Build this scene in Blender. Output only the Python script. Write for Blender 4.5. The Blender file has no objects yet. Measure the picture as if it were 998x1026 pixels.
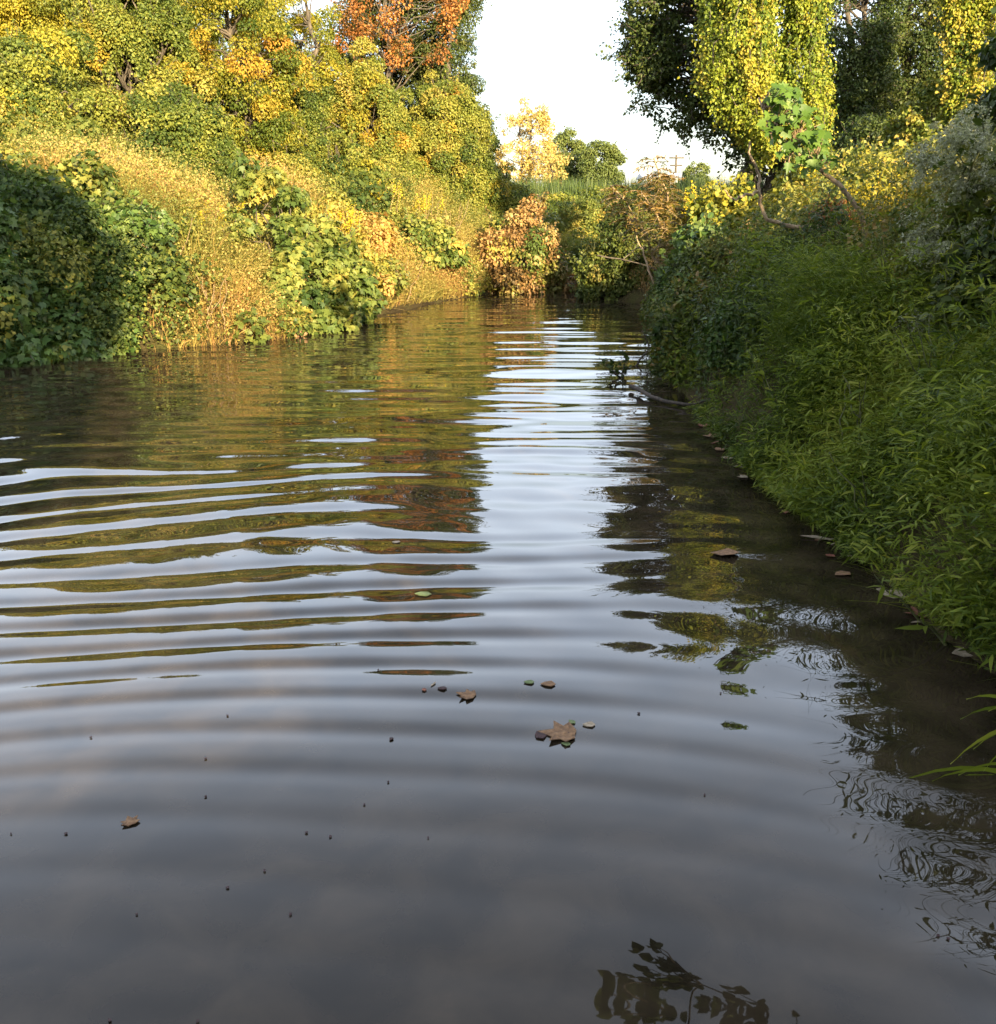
import bpy, math
import numpy as np
from mathutils import Vector

RNG = np.random.default_rng(11)
C = bpy.context.scene.collection
F, CX, CY, HC = 950.0, 499.0, 513.0, 1.5
TH = math.atan(291 / 950.0)
CT, ST = math.cos(TH), math.sin(TH)
SUN_AZ, SUN_EL = math.radians(20), math.radians(15)     # sun: behind the viewer, to the right
TO_SUN = Vector((math.sin(SUN_AZ) * math.cos(SUN_EL), -math.cos(SUN_AZ) * math.cos(SUN_EL), math.sin(SUN_EL)))


def at(px, py, Y):
    """World point on the sight line of a photo pixel at forward distance Y."""
    v = (CY - py) / F
    t = Y / (CT + v * ST)
    return np.array([(px - CX) / F * t, Y, HC + t * (v * CT - ST)])


def water_at(px, py):
    v = (CY - py) / F
    t = HC / (ST - v * CT)
    return np.array([(px - CX) / F * t, t * (CT + v * ST), 0.0])


# ------------------------------------------------------------------ noise
def make_noise(seed, n=9, lo=0.4, hi=1.6):
    r = np.random.default_rng(seed)
    a = r.uniform(0, 2 * np.pi, n)
    f = r.uniform(lo, hi, n)
    p = r.uniform(0, 2 * np.pi, n)
    def fn(x, y):
        s = 0
        for i in range(n):
            s = s + np.sin(f[i] * (np.cos(a[i]) * x + np.sin(a[i]) * y) + p[i] + 0.7 * np.sin(f[i] * 0.6 * (np.sin(a[i]) * x - np.cos(a[i]) * y)))
        return s / math.sqrt(n * 0.5)
    return fn


nz_ground = make_noise(1, 10, 0.5, 2.2)
nz_mound = make_noise(2, 12, 1.0, 3.4)
nz_zone = make_noise(3, 10, 0.5, 1.8)
nz_fine = make_noise(4, 14, 2.5, 8.0)
nz_tint = make_noise(5, 12, 0.8, 3.0)

# ------------------------------------------------------------------ terrain
LEFT = [(-2.5, -1.9), (-7.5, -1.6), (-9.6, 2), (-8.3, 7.2), (-6.6, 9.6), (-5.47, 10.44), (-4.45, 11.5), (-2.95, 12.7), (-2.38, 15.4), (-1.15, 19.0),
        (0.0, 21.8), (1.45, 24.3), (3.0, 26.2), (6, 27.6), (14, 29), (40, 31)]
RIGHT = [(40, 27.5), (14, 26.2), (6, 24.9), (3.4, 23.6), (2.1, 22.0), (2.1, 19.7), (2.8, 18.5), (2.8, 16.5), (2.35, 14.0), (1.74, 10.1), (1.78, 8.5), (1.68, 7.0), (1.65, 5.36),
         (1.72, 4.4), (1.76, 3.56), (1.84, 2.8), (1.98, 1.8), (2.0, 0.3), (1.3, -1.2)]
POLY = np.array(LEFT + RIGHT, float)


def water_dist(x, y):
    """Signed distance to the water's edge, positive on land."""
    x = np.asarray(x, float); y = np.asarray(y, float)
    best = np.full(x.shape, 1e9); inside = np.zeros(x.shape, bool)
    n = len(POLY)
    for i in range(n):
        ax, ay = POLY[i]; bx, by = POLY[(i + 1) % n]
        dx, dy = bx - ax, by - ay
        t = np.clip(((x - ax) * dx + (y - ay) * dy) / (dx * dx + dy * dy), 0, 1)
        best = np.minimum(best, (x - ax - t * dx) ** 2 + (y - ay - t * dy) ** 2)
        cond = ((ay > y) != (by > y))
        with np.errstate(divide='ignore', invalid='ignore'):
            xi = ax + (y - ay) * dx / (dy if dy != 0 else 1e-9)
        inside ^= cond & (x < xi)
    d = np.sqrt(best)
    return np.where(inside, -d, d)


def sstep(a, b, v):
    t = np.clip((v - a) / (b - a), 0, 1)
    return t * t * (3 - 2 * t)


def weights(x, y):
    mid = np.interp(y, [-8, 8, 12, 19, 24], [-3, -3, -1.0, 0.6, 2.2])
    wr = np.where(y < -.5, sstep(-3, 1, x), sstep(-0.5, 0.5, x - mid)) * (1 - sstep(24.0, 26.5, y))
    wf = sstep(23.5, 27.5, y) * sstep(0.0, 3.0, x - (y - 27) * 0.1 + 1.0 + 4.5 * sstep(28.5, 34, y))
    return wr, wf * (1 - wr)


def ground_z(x, y):
    x = np.asarray(x, float); y = np.asarray(y, float)
    d = water_dist(x, y) + 0.05 * nz_ground(x * 1.3, y * 1.3)
    wr, wf = weights(x, y)
    H = 3.3 * (1 - wr - wf) + (2.05 - .35 * sstep(8.5, 11, y)) * wr + 2.1 * wf
    L = 3.9 * (1 - wr - wf) + 1.9 * wr + 2.6 * wf
    dp = np.maximum(d, 0)
    z = H * (1 - np.exp(-dp / L)) + wr * .10 * sstep(0, .12, dp) + 0.10 * nz_ground(x, y) * np.clip(dp / 2, 0, 1) + 0.06 * sstep(0, .25, dp)
    far = np.hypot(x, y)
    z = z + sstep(40, 160, far) * 0.9 + sstep(160, 600, far) * 1.5
    z = np.where(d < 0, -0.5 * (1 - np.exp(d / 1.2)), z)
    return z


# ------------------------------------------------------------------ mesh helpers
def link(o, parent=None):
    C.objects.link(o)
    if parent is not None:
        o.parent = parent
    return o


def mesh_np(name, V, Fc, mat, parent=None, tint=None, smooth=False, mats=None, mat_idx=None):
    """V (n,3), Fc (m,k) with fixed k -> linked mesh object (vertices are in the parent's frame)."""
    V = np.ascontiguousarray(V, np.float32); Fc = np.ascontiguousarray(Fc, np.int32)
    me = bpy.data.meshes.new(name)
    m, k = Fc.shape
    me.vertices.add(len(V)); me.vertices.foreach_set('co', V.ravel())
    me.loops.add(m * k); me.loops.foreach_set('vertex_index', Fc.ravel())
    me.polygons.add(m)
    me.polygons.foreach_set('loop_start', np.arange(0, m * k, k, dtype=np.int32))
    try:
        me.polygons.foreach_set('loop_total', np.full(m, k, np.int32))
    except Exception:
        pass
    if smooth:
        me.polygons.foreach_set('use_smooth', np.ones(m, bool))
    for mm in (mats or [mat]):
        me.materials.append(mm)
    if mat_idx is not None:
        me.polygons.foreach_set('material_index', np.ascontiguousarray(mat_idx, np.int32))
    me.update(calc_edges=True)
    if tint is not None:
        a = me.attributes.new('tint', 'FLOAT', 'POINT')
        a.data.foreach_set('value', np.ascontiguousarray(tint, np.float32))
    return link(bpy.data.objects.new(name, me), parent)


def thing(name, label, cat, loc=(0, 0, 0), group=None):
    o = link(bpy.data.objects.new(name, None))
    o.empty_display_size = 0.2
    o.location = [float(v) for v in loc]
    return tag(o, label, cat, group)


def tag(o, label=None, cat=None, group=None, kind=None):
    for k, v in (('label', label), ('category', cat), ('group', group), ('kind', kind)):
        if v:
            o[k] = v
    return o


class Tubes:
    def __init__(self, n=6):
        self.V, self.F, self.T, self.c, self.n = [], [], [], 0, n

    def add(self, pts, rad, tint=0.5):
        pts = np.asarray(pts, float); n = self.n; m = len(pts)
        rad = np.broadcast_to(np.asarray(rad, float), (m,))
        d = np.gradient(pts, axis=0)
        d /= np.linalg.norm(d, axis=1)[:, None] + 1e-9
        ref = np.array([0.31, 0.17, 0.93]) if abs(d[0, 2]) < 0.8 else np.array([0.93, 0.31, 0.1])
        s = np.cross(d, ref); s /= np.linalg.norm(s, axis=1)[:, None] + 1e-9
        u = np.cross(s, d)
        a = np.linspace(0, 2 * np.pi, n, endpoint=False)
        ring = pts[:, None, :] + rad[:, None, None] * (np.cos(a)[None, :, None] * s[:, None, :] + np.sin(a)[None, :, None] * u[:, None, :])
        self.V.append(ring.reshape(-1, 3))
        i = np.arange(m - 1)[:, None] * n; j = np.arange(n)[None, :]; k = (j + 1) % n
        q = np.stack([i + j, i + k, i + n + k, i + n + j], -1).reshape(-1, 4) + self.c
        self.F.append(q)
        cap = np.array([[0, n - 1, n - 2, 1]]) if n < 5 else None
        self.c += m * n
        self.T.append(np.full(m * n, tint))

    def build(self, name, mat, parent=None, origin=(0, 0, 0)):
        return mesh_np(name, np.concatenate(self.V) - np.asarray(origin), np.concatenate(self.F), mat, parent, np.concatenate(self.T), True)


def crooked(p0, p1, n=6, wob=0.08, rng=RNG, sag=0.0):
    p0 = np.asarray(p0, float); p1 = np.asarray(p1, float)
    t = np.linspace(0, 1, n)[:, None]
    p = p0 + (p1 - p0) * t
    L = np.linalg.norm(p1 - p0)
    w = rng.normal(0, wob * L, (n, 3)) * np.sin(np.pi * t)
    p = p + w
    p[:, 2] += sag * L * np.sin(np.pi * t[:, 0])
    return p


# leaf templates: (verts (u side, v along, w normal), triangles)
def _t(v, f):
    return np.array(v, float), np.array(f, int)


OVAL = _t([(0, 0, 0), (-.34, .42, .09), (0, 1, -.10), (.34, .42, .09)], [(0, 2, 1), (0, 3, 2)])
OVATE = _t([(0, 0, 0), (-.36, .28, .07), (-.27, .68, .03), (0, 1, -.16), (.27, .68, .03), (.36, .28, .07), (0, .45, -.02)],
           [(0, 6, 1), (1, 6, 2), (2, 6, 3), (3, 6, 4), (4, 6, 5), (5, 6, 0)])
HEART = _t([(0, .06, -.02), (-.25, -.06, .03), (-.50, .22, .07), (-.40, .55, .05), (-.17, .80, -.02), (0, 1, -.16),
            (.17, .80, -.02), (.40, .55, .05), (.50, .22, .07), (.25, -.06, .03), (0, .42, -.05)],
           [(i, 10, (i + 1) % 10) for i in range(10)])
LANCE = _t([(0, 0, 0), (-.075, .3, .02), (.075, .3, .02), (-.06, .65, -.02), (.06, .65, -.02), (0, 1, -.14)],
           [(0, 2, 1), (1, 2, 4), (1, 4, 3), (3, 4, 5)])
LOBED = _t([(0, 0, 0), (-.20, -.02, .02), (-.52, .20, .05), (-.34, .34, .03), (-.50, .62, .02), (-.20, .58, .0), (0, 1, -.14),
            (.20, .58, .0), (.50, .62, .02), (.34, .34, .03), (.52, .20, .05), (.20, -.02, .02), (0, .34, -.04)],
           [(i, 12, (i + 1) % 12) for i in range(12)])


def unit(a):
    return a / (np.linalg.norm(a, axis=-1, keepdims=True) + 1e-9)


class Leaves:
    """Collects leaves and builds them as one mesh of small folded blades."""
    def __init__(self, holes=()):
        self.V, self.F, self.T, self.c = [], [], [], 0
        self.holes = [(np.asarray(c), np.asarray(r)) for c, r in holes]

    def add(self, P, N, D, size, tint, tpl, rng=RNG):
        P = np.asarray(P, float)
        if self.holes and len(P):
            k = np.ones(len(P), bool)
            for hc, hr in self.holes:
                k &= (((P - hc) / hr) ** 2).sum(-1) > 1 + rng.normal(0, .25, len(P))
            pick = lambda q: q[k] if hasattr(q, '__len__') and len(q) == len(k) else q
            P, N, D, size, tint = P[k], N[k], D[k], pick(size), pick(tint)
        n = len(P)
        if n == 0:
            return
        tv, tf = tpl
        N = unit(N); D = D - (D * N).sum(-1, keepdims=True) * N; D = unit(D)
        S = np.cross(D, N)
        size = np.broadcast_to(np.asarray(size, float), (n,))
        k = len(tv)
        wv = rng.uniform(0.8, 1.2, (n, 1, 1))
        fold = rng.uniform(0.2, 2.0, (n, 1, 1))
        V = P[:, None] + size[:, None, None] * (tv[None, :, 0, None] * wv * S[:, None] + tv[None, :, 1, None] * D[:, None]
                                               + tv[None, :, 2, None] * fold * N[:, None])
        self.V.append(V.reshape(-1, 3).astype(np.float32))
        self.F.append((tf[None] + (np.arange(n) * k)[:, None, None]).reshape(-1, 3) + self.c)
        self.T.append(np.repeat(np.clip(np.broadcast_to(tint, (n,)), 0, 1), k).astype(np.float32))
        self.c += n * k

    def blades(self, P, D, length, width, droop, tint, rng=RNG, seg=4):
        """Grass blades: curved tapering strips."""
        P = np.asarray(P, float); n = len(P)
        if n == 0:
            return
        D = unit(D); length = np.broadcast_to(np.asarray(length, float), (n,)); width = np.broadcast_to(np.asarray(width, float), (n,))
        droop = np.broadcast_to(np.asarray(droop, float), (n,))
        hz = D.copy(); hz[:, 2] = 0; hz = unit(hz + rng.normal(0, .05, (n, 3)) * [1, 1, 0])
        S = unit(np.cross(hz, np.array([0, 0, 1.0])) + rng.normal(0, .35, (n, 3)))
        t = np.linspace(0, 1, seg + 1)
        cen = P[:, None] + length[:, None, None] * (t[None, :, None] * D[:, None] + (droop[:, None] * t[None] ** 2)[:, :, None] * (hz * .6 - np.array([0, 0, .75]))[:, None])
        w = width[:, None] * (1 - t[None] ** 1.6) * 0.5 + 0.0004
        Lf = cen - w[:, :, None] * S[:, None]; Rt = cen + w[:, :, None] * S[:, None]
        V = np.stack([Lf, Rt], 2).reshape(n, -1, 3)
        k = V.shape[1]
        f = []
        for i in range(seg):
            a = 2 * i
            f += [(a, a + 1, a + 3), (a, a + 3, a + 2)]
        f = np.array(f)
        self.V.append(V.reshape(-1, 3).astype(np.float32))
        self.F.append((f[None] + (np.arange(n) * k)[:, None, None]).reshape(-1, 3) + self.c)
        self.T.append(np.repeat(np.clip(np.broadcast_to(tint, (n,)), 0, 1), k).astype(np.float32))
        self.c += n * k

    def build(self, name, mat, parent=None, origin=(0, 0, 0)):
        V = np.concatenate(self.V) - np.asarray(origin, np.float32)
        return mesh_np(name, V, np.concatenate(self.F), mat, parent, np.concatenate(self.T))


# ------------------------------------------------------------------ materials
def new_mat(name):
    m = bpy.data.materials.new(name); m.use_nodes = True
    nt = m.node_tree; nt.nodes.clear()
    return m, nt, nt.nodes, nt.links


def leaf_mat(name, cols, trans=0.35, rough=0.5, gloss=0.25):
    m, nt, N, L = new_mat(name)
    at_ = N.new('ShaderNodeAttribute'); at_.attribute_name = 'tint'
    r = N.new('ShaderNodeValToRGB'); el = r.color_ramp.elements
    for i, c in enumerate(cols):
        p = i / max(1, len(cols) - 1)
        e = el[i] if i < 2 else el.new(p)
        e.position = p; e.color = (*c, 1)
    L.new(at_.outputs['Fac'], r.inputs['Fac'])
    geo = N.new('ShaderNodeTexCoord'); nz = N.new('ShaderNodeTexNoise'); nz.inputs['Scale'].default_value = 9; nz.inputs['Detail'].default_value = 2
    L.new(geo.outputs['Object'], nz.inputs['Vector'])
    hsv = N.new('ShaderNodeHueSaturation')
    mr = N.new('ShaderNodeMapRange'); mr.inputs['To Min'].default_value = 0.75; mr.inputs['To Max'].default_value = 1.25
    L.new(nz.outputs['Fac'], mr.inputs['Value']); L.new(mr.outputs['Result'], hsv.inputs['Value']); L.new(r.outputs['Color'], hsv.inputs['Color'])
    b = N.new('ShaderNodeBsdfPrincipled'); b.inputs['Roughness'].default_value = rough; b.inputs['Specular IOR Level'].default_value = gloss
    L.new(hsv.outputs['Color'], b.inputs['Base Color'])
    t = N.new('ShaderNodeBsdfTranslucent')
    gm = N.new('ShaderNodeMixRGB'); gm.blend_type = 'MULTIPLY'; gm.inputs['Fac'].default_value = 1; gm.inputs['Color2'].default_value = (1.25, 1.3, .6, 1)
    L.new(hsv.outputs['Color'], gm.inputs['Color1']); L.new(gm.outputs['Color'], t.inputs['Color'])
    mx = N.new('ShaderNodeMixShader'); mx.inputs['Fac'].default_value = trans
    o = N.new('ShaderNodeOutputMaterial')
    L.new(b.outputs[0], mx.inputs[1]); L.new(t.outputs[0], mx.inputs[2]); L.new(mx.outputs[0], o.inputs['Surface'])
    return m


def bark_mat(name, c1, c2, scale=14):
    m, nt, N, L = new_mat(name)
    tc = N.new('ShaderNodeTexCoord'); mp = N.new('ShaderNodeMapping'); mp.inputs['Scale'].default_value = (scale, scale, scale * .25)
    nz = N.new('ShaderNodeTexNoise'); nz.inputs['Scale'].default_value = 1; nz.inputs['Detail'].default_value = 6
    L.new(tc.outputs['Object'], mp.inputs['Vector']); L.new(mp.outputs[0], nz.inputs['Vector'])
    r = N.new('ShaderNodeValToRGB'); r.color_ramp.elements[0].position = .35; r.color_ramp.elements[1].position = .7
    r.color_ramp.elements[0].color = (*c1, 1); r.color_ramp.elements[1].color = (*c2, 1)
    L.new(nz.outputs['Fac'], r.inputs['Fac'])
    b = N.new('ShaderNodeBsdfPrincipled'); b.inputs['Roughness'].default_value = .85
    bp = N.new('ShaderNodeBump'); bp.inputs['Strength'].default_value = .5; bp.inputs['Distance'].default_value = .02
    L.new(nz.outputs['Fac'], bp.inputs['Height']); L.new(bp.outputs[0], b.inputs['Normal'])
    L.new(r.outputs[0], b.inputs['Base Color'])
    o = N.new('ShaderNodeOutputMaterial'); L.new(b.outputs[0], o.inputs['Surface'])
    return m


def plain_mat(name, c, rough=.6):
    return bark_mat(name, tuple(v * .8 for v in c), c, 5)


M = {}
# autumn and late-summer leaf colours, real albedos except kudzu_shade
M['kudzu_shade'] = leaf_mat('kudzu_shade_leaf', [(.028, .055, .014), (.050, .095, .022), (.080, .130, .030), (.13, .17, .04)], .25, .45, .35)  # darker copy of the kudzu leaf, with shade put into its colour
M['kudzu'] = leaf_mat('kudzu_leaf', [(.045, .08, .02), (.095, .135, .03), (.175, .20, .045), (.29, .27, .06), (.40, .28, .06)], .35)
M['vine'] = leaf_mat('vine_leaf', [(.040, .070, .018), (.10, .135, .026), (.19, .205, .036), (.275, .26, .05), (.35, .265, .06)], .35)
M['curtain'] = leaf_mat('curtain_leaf', [(.05, .085, .015), (.12, .165, .022), (.21, .245, .028), (.30, .29, .035), (.36, .29, .05)], .35)
M['yellow'] = leaf_mat('yellow_leaf', [(.11, .135, .022), (.24, .235, .032), (.38, .32, .04), (.50, .39, .055)], .4)
M['orange'] = leaf_mat('orange_leaf', [(.075, .11, .02), (.16, .18, .025), (.28, .24, .03), (.42, .28, .04), (.44, .21, .04)], .4)
M['red'] = leaf_mat('red_leaf', [(.045, .06, .018), (.08, .08, .02), (.24, .10, .03), (.38, .15, .04), (.42, .20, .06)], .35)
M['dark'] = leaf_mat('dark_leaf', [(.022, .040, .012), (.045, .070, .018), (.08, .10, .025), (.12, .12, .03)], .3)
M['brown'] = leaf_mat('withered_leaf', [(.07, .05, .02), (.17, .10, .035), (.34, .19, .075), (.33, .24, .09), (.14, .14, .03)], .25)
M['cover'] = leaf_mat('bank_leaf', [(.045, .075, .018), (.12, .145, .030), (.24, .23, .045), (.37, .295, .06), (.42, .25, .08)], .35)
M['straw'] = leaf_mat('dry_grass', [(.15, .17, .04), (.30, .26, .07), (.42, .31, .10), (.44, .24, .10)], .35)
M['grass'] = leaf_mat('bank_grass', [(.026, .046, .008), (.080, .118, .016), (.185, .225, .028), (.30, .29, .055)], .4, .6, .12)
M['weed'] = leaf_mat('weed_leaf', [(.03, .048, .012), (.065, .09, .018), (.115, .13, .026), (.19, .165, .04), (.24, .15, .055)], .3)
M['brightgreen'] = leaf_mat('sapling_leaf', [(.05, .10, .016), (.09, .16, .024), (.16, .22, .04)], .4, .45, .3)
M['gold'] = leaf_mat('goldenrod_bloom', [(.40, .33, .03), (.62, .47, .03), (.70, .55, .06)], .3)
M['white'] = leaf_mat('pale_bloom', [(.09, .10, .075), (.27, .28, .19), (.46, .46, .33)], .3)
M['far'] = leaf_mat('far_leaf', [(.07, .10, .03), (.12, .15, .04), (.19, .20, .06)], .3)
M['faryellow'] = leaf_mat('far_yellow_leaf', [(.34, .27, .09), (.52, .38, .13), (.62, .48, .20)], .4)
M['field'] = leaf_mat('field_grass', [(.035, .06, .015), (.065, .095, .024), (.11, .13, .04)], .2)
M['frond'] = leaf_mat('frond_leaf', [(.07, .09, .02), (.15, .13, .03), (.26, .16, .05), (.33, .18, .06)], .35)
M['rust'] = leaf_mat('rust_leaf', [(.16, .05, .02), (.30, .09, .03), (.36, .16, .05)], .25)
M['bark'] = bark_mat('tree_bark', (.035, .028, .02), (.12, .095, .07))
M['stem'] = bark_mat('green_stem', (.05, .06, .02), (.12, .12, .04), 30)
M['twig'] = bark_mat('pale_twig', (.16, .11, .06), (.34, .24, .14), 30)
M['wet'] = bark_mat('wet_wood', (.02, .016, .012), (.07, .05, .035), 30)


def ground_material():
    m, nt, N, L = new_mat('soil_and_litter')
    tc = N.new('ShaderNodeTexCoord')
    n1 = N.new('ShaderNodeTexNoise'); n1.inputs['Scale'].default_value = 1.3; n1.inputs['Detail'].default_value = 8
    n2 = N.new('ShaderNodeTexNoise'); n2.inputs['Scale'].default_value = 24; n2.inputs['Detail'].default_value = 5
    for n in (n1, n2):
        L.new(tc.outputs['Object'], n.inputs['Vector'])
    r1 = N.new('ShaderNodeValToRGB')
    for i, (p, c) in enumerate([(.3, (.022, .016, .010)), (.5, (.050, .038, .018)), (.7, (.055, .055, .018))]):
        e = r1.color_ramp.elements[i] if i < 2 else r1.color_ramp.elements.new(p)
        e.position = p; e.color = (*c, 1)
    L.new(n1.outputs['Fac'], r1.inputs['Fac'])
    mx = N.new('ShaderNodeMixRGB'); mx.blend_type = 'OVERLAY'; mx.inputs['Fac'].default_value = .8
    L.new(r1.outputs[0], mx.inputs['Color1']); L.new(n2.outputs['Fac'], mx.inputs['Color2'])
    b = N.new('ShaderNodeBsdfPrincipled'); b.inputs['Roughness'].default_value = .95; b.inputs['Specular IOR Level'].default_value = .08
    bp = N.new('ShaderNodeBump'); bp.inputs['Distance'].default_value = .05; L.new(n2.outputs['Fac'], bp.inputs['Height']); L.new(bp.outputs[0], b.inputs['Normal'])
    L.new(mx.outputs[0], b.inputs['Base Color'])
    o = N.new('ShaderNodeOutputMaterial'); L.new(b.outputs[0], o.inputs['Surface'])
    return m


def water_material():
    m, nt, N, L = new_mat('murky_water')
    tc = N.new('ShaderNodeTexCoord')
    n1 = N.new('ShaderNodeTexNoise'); n1.inputs['Scale'].default_value = 4.5; n1.inputs['Detail'].default_value = 8; n1.inputs['Distortion'].default_value = .4
    L.new(tc.outputs['Object'], n1.inputs['Vector'])
    r = N.new('ShaderNodeValToRGB')
    r.color_ramp.elements[0].position = .35; r.color_ramp.elements[0].color = (.014, .011, .007, 1)
    r.color_ramp.elements[1].position = .72; r.color_ramp.elements[1].color = (.046, .034, .021, 1)
    L.new(n1.outputs['Fac'], r.inputs['Fac'])
    b = N.new('ShaderNodeBsdfPrincipled')
    b.inputs['Roughness'].default_value = .012; b.inputs['IOR'].default_value = 1.45
    L.new(r.outputs[0], b.inputs['Base Color'])
    o = N.new('ShaderNodeOutputMaterial'); L.new(b.outputs[0], o.inputs['Surface'])
    return m


M['ground'] = ground_material(); M['water'] = water_material()

# ------------------------------------------------------------------ setting: ground and water
def axis(segs):
    return np.unique(np.concatenate([np.arange(a, b, s) for a, b, s in segs]))


def build_ground():
    xs = axis([(-900, -100, 60), (-100, -20, 6), (-20, -11, .5), (-11, 9, .16), (9, 20, .5), (20, 100, 6), (100, 901, 60)])
    ys = axis([(-300, -40, 40), (-40, -6, 3), (-6, 1, .5), (1, 31, .16), (31, 60, 1), (60, 200, 8), (200, 1401, 80)])
    X, Y = np.meshgrid(xs, ys)
    Z = ground_z(X, Y)
    V = np.stack([X, Y, Z], -1).reshape(-1, 3)
    n, mrow = len(xs), len(ys)
    i = np.arange(mrow - 1)[:, None] * n; j = np.arange(n - 1)[None]
    q = np.stack([i + j, i + j + 1, i + n + j + 1, i + n + j], -1).reshape(-1, 4)
    tag(mesh_np('ground', V, q, M['ground'], smooth=True), kind='structure')


def wave_height(X, Y):
    cx, cy = -0.9, -2.2
    r0 = np.hypot(X - cx, Y - cy)
    warp = .10 * nz_w1(X * .75, Y * .8) + .040 * nz_w2(X * .8, Y)
    r = r0 - 2.3
    rr = r + warp * np.clip(r / 4, .3, 1.5)
    lam = 0.232 + 0.036 * np.clip(rr - 2.4, -2, 14)
    ph = 2 * np.pi / .036 * np.log(lam)
    amp_s = (.059 * sstep(1.9, 4.0, r) + .010) * (1 - .72 * sstep(4.8, 8.5, r))
    mod = np.clip(.85 + .50 * nz_w1(X * 1.1 + 9, Y * 1.5), .08, 1.6)
    h = amp_s * mod * lam / (2 * np.pi) * (np.sin(ph) + .22 * np.sin(2 * ph + 1.0))
    r2 = np.hypot(X - 1.4, Y + 4.0)
    h = h + .020 * sstep(1.5, 4, r) * .62 / (2 * np.pi) * np.sin(2 * np.pi * r2 / .62 + .9 * nz_w1(X, Y))
    r3 = np.hypot(X - 3.4, Y - 7.5)
    h = h + .016 * sstep(2.2, 4, r) * (1 - sstep(6, 10, r)) * .34 / (2 * np.pi) * np.sin(2 * np.pi * r3 / .34 + 1.3 * nz_w1(X * 1.2, Y))
    # broken chop, long across the stream, stronger far out
    farw = sstep(3.6, 7.0, r)
    h = h + farw * .030 * .11 * nz_w2(X * .35, Y * 2.2) + farw * .036 * .045 * nz_w3(X * .22, Y * .9)
    # small restless ripples along the right bank
    edge = np.interp(Y, [0, 1.5, 3, 4.5, 8], [1.15, .95, 1.05, 1.35, 1.5])
    near_bank = sstep(edge - .18, edge + .25, X) * (1 - sstep(4.2, 6.5, Y))
    h = h + near_bank * (.020 * .055 * nz_w3(X * .6, Y * .9) + .022 * .16 * nz_w2(X * 1.1, Y * 2.2))
    h = h + .0001 * nz_w3(X * .5, Y)
    return h


nz_w1 = make_noise(21, 8, .5, 1.7)
nz_w2 = make_noise(22, 10, 2.0, 4.5)
nz_w3 = make_noise(23, 16, 9, 32)


def build_water():
    a = np.unique(np.round(np.concatenate([np.arange(-180, -42, 4.0), np.arange(-42, 42, .28), np.arange(42, 180, 4.0)]), 4))
    a = np.radians(a)
    r = np.concatenate([[.02, .15, .3, .45], np.exp(np.arange(math.log(.6), math.log(48), .0036))])
    A, R = np.meshgrid(a, r)
    X, Y = R * np.sin(A), R * np.cos(A)
    Z = wave_height(X, Y) * np.where(np.abs(A) < math.radians(50), 1, .3)
    V = np.stack([X, Y, Z], -1).reshape(-1, 3)
    n, mr = len(a), len(r)
    i = np.arange(mr - 1)[:, None] * n; j = np.arange(n)[None]; k = (j + 1) % n
    q = np.stack([i + j, i + n + j, i + n + k, i + k], -1).reshape(-1, 4)
    # close the centre
    V = np.vstack([V, [[0, 0, 0]]])
    me = mesh_np('water', V, q, M['water'], smooth=True)
    tag(me, kind='structure')


build_ground(); build_water()

# ------------------------------------------------------------------ plant builders
UP = np.array([0, 0, 1.0])


def clump_leaves(LS, c, rc, base_out, leaf, cover, tint, tpl, rng, flat=.85, hang=.6):
    """Leaves over the outward part of one clump."""
    n = max(6, int(cover * 4 * np.pi * rc * rc / (leaf * leaf * .45) * .62))
    o = unit(rng.normal(0, 1, (int(n * 1.7), 3)))
    keep = (o @ base_out > -.35) | (o[:, 2] > .3)
    o = o[keep][:n]; n = len(o)
    rad = rc * (1 - np.abs(rng.normal(0, .22, n)))
    P = c + o * rad[:, None] * np.array([1, 1, flat])
    Nn = o * .55 + UP * .45 + rng.normal(0, .45, (n, 3))
    D = o * .5 - UP * hang + rng.normal(0, .45, (n, 3))
    s = leaf * rng.uniform(.6, 1.25, n)
    LS.add(P, Nn, D, s, tint + rng.normal(0, .095, n), tpl, rng)


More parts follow.
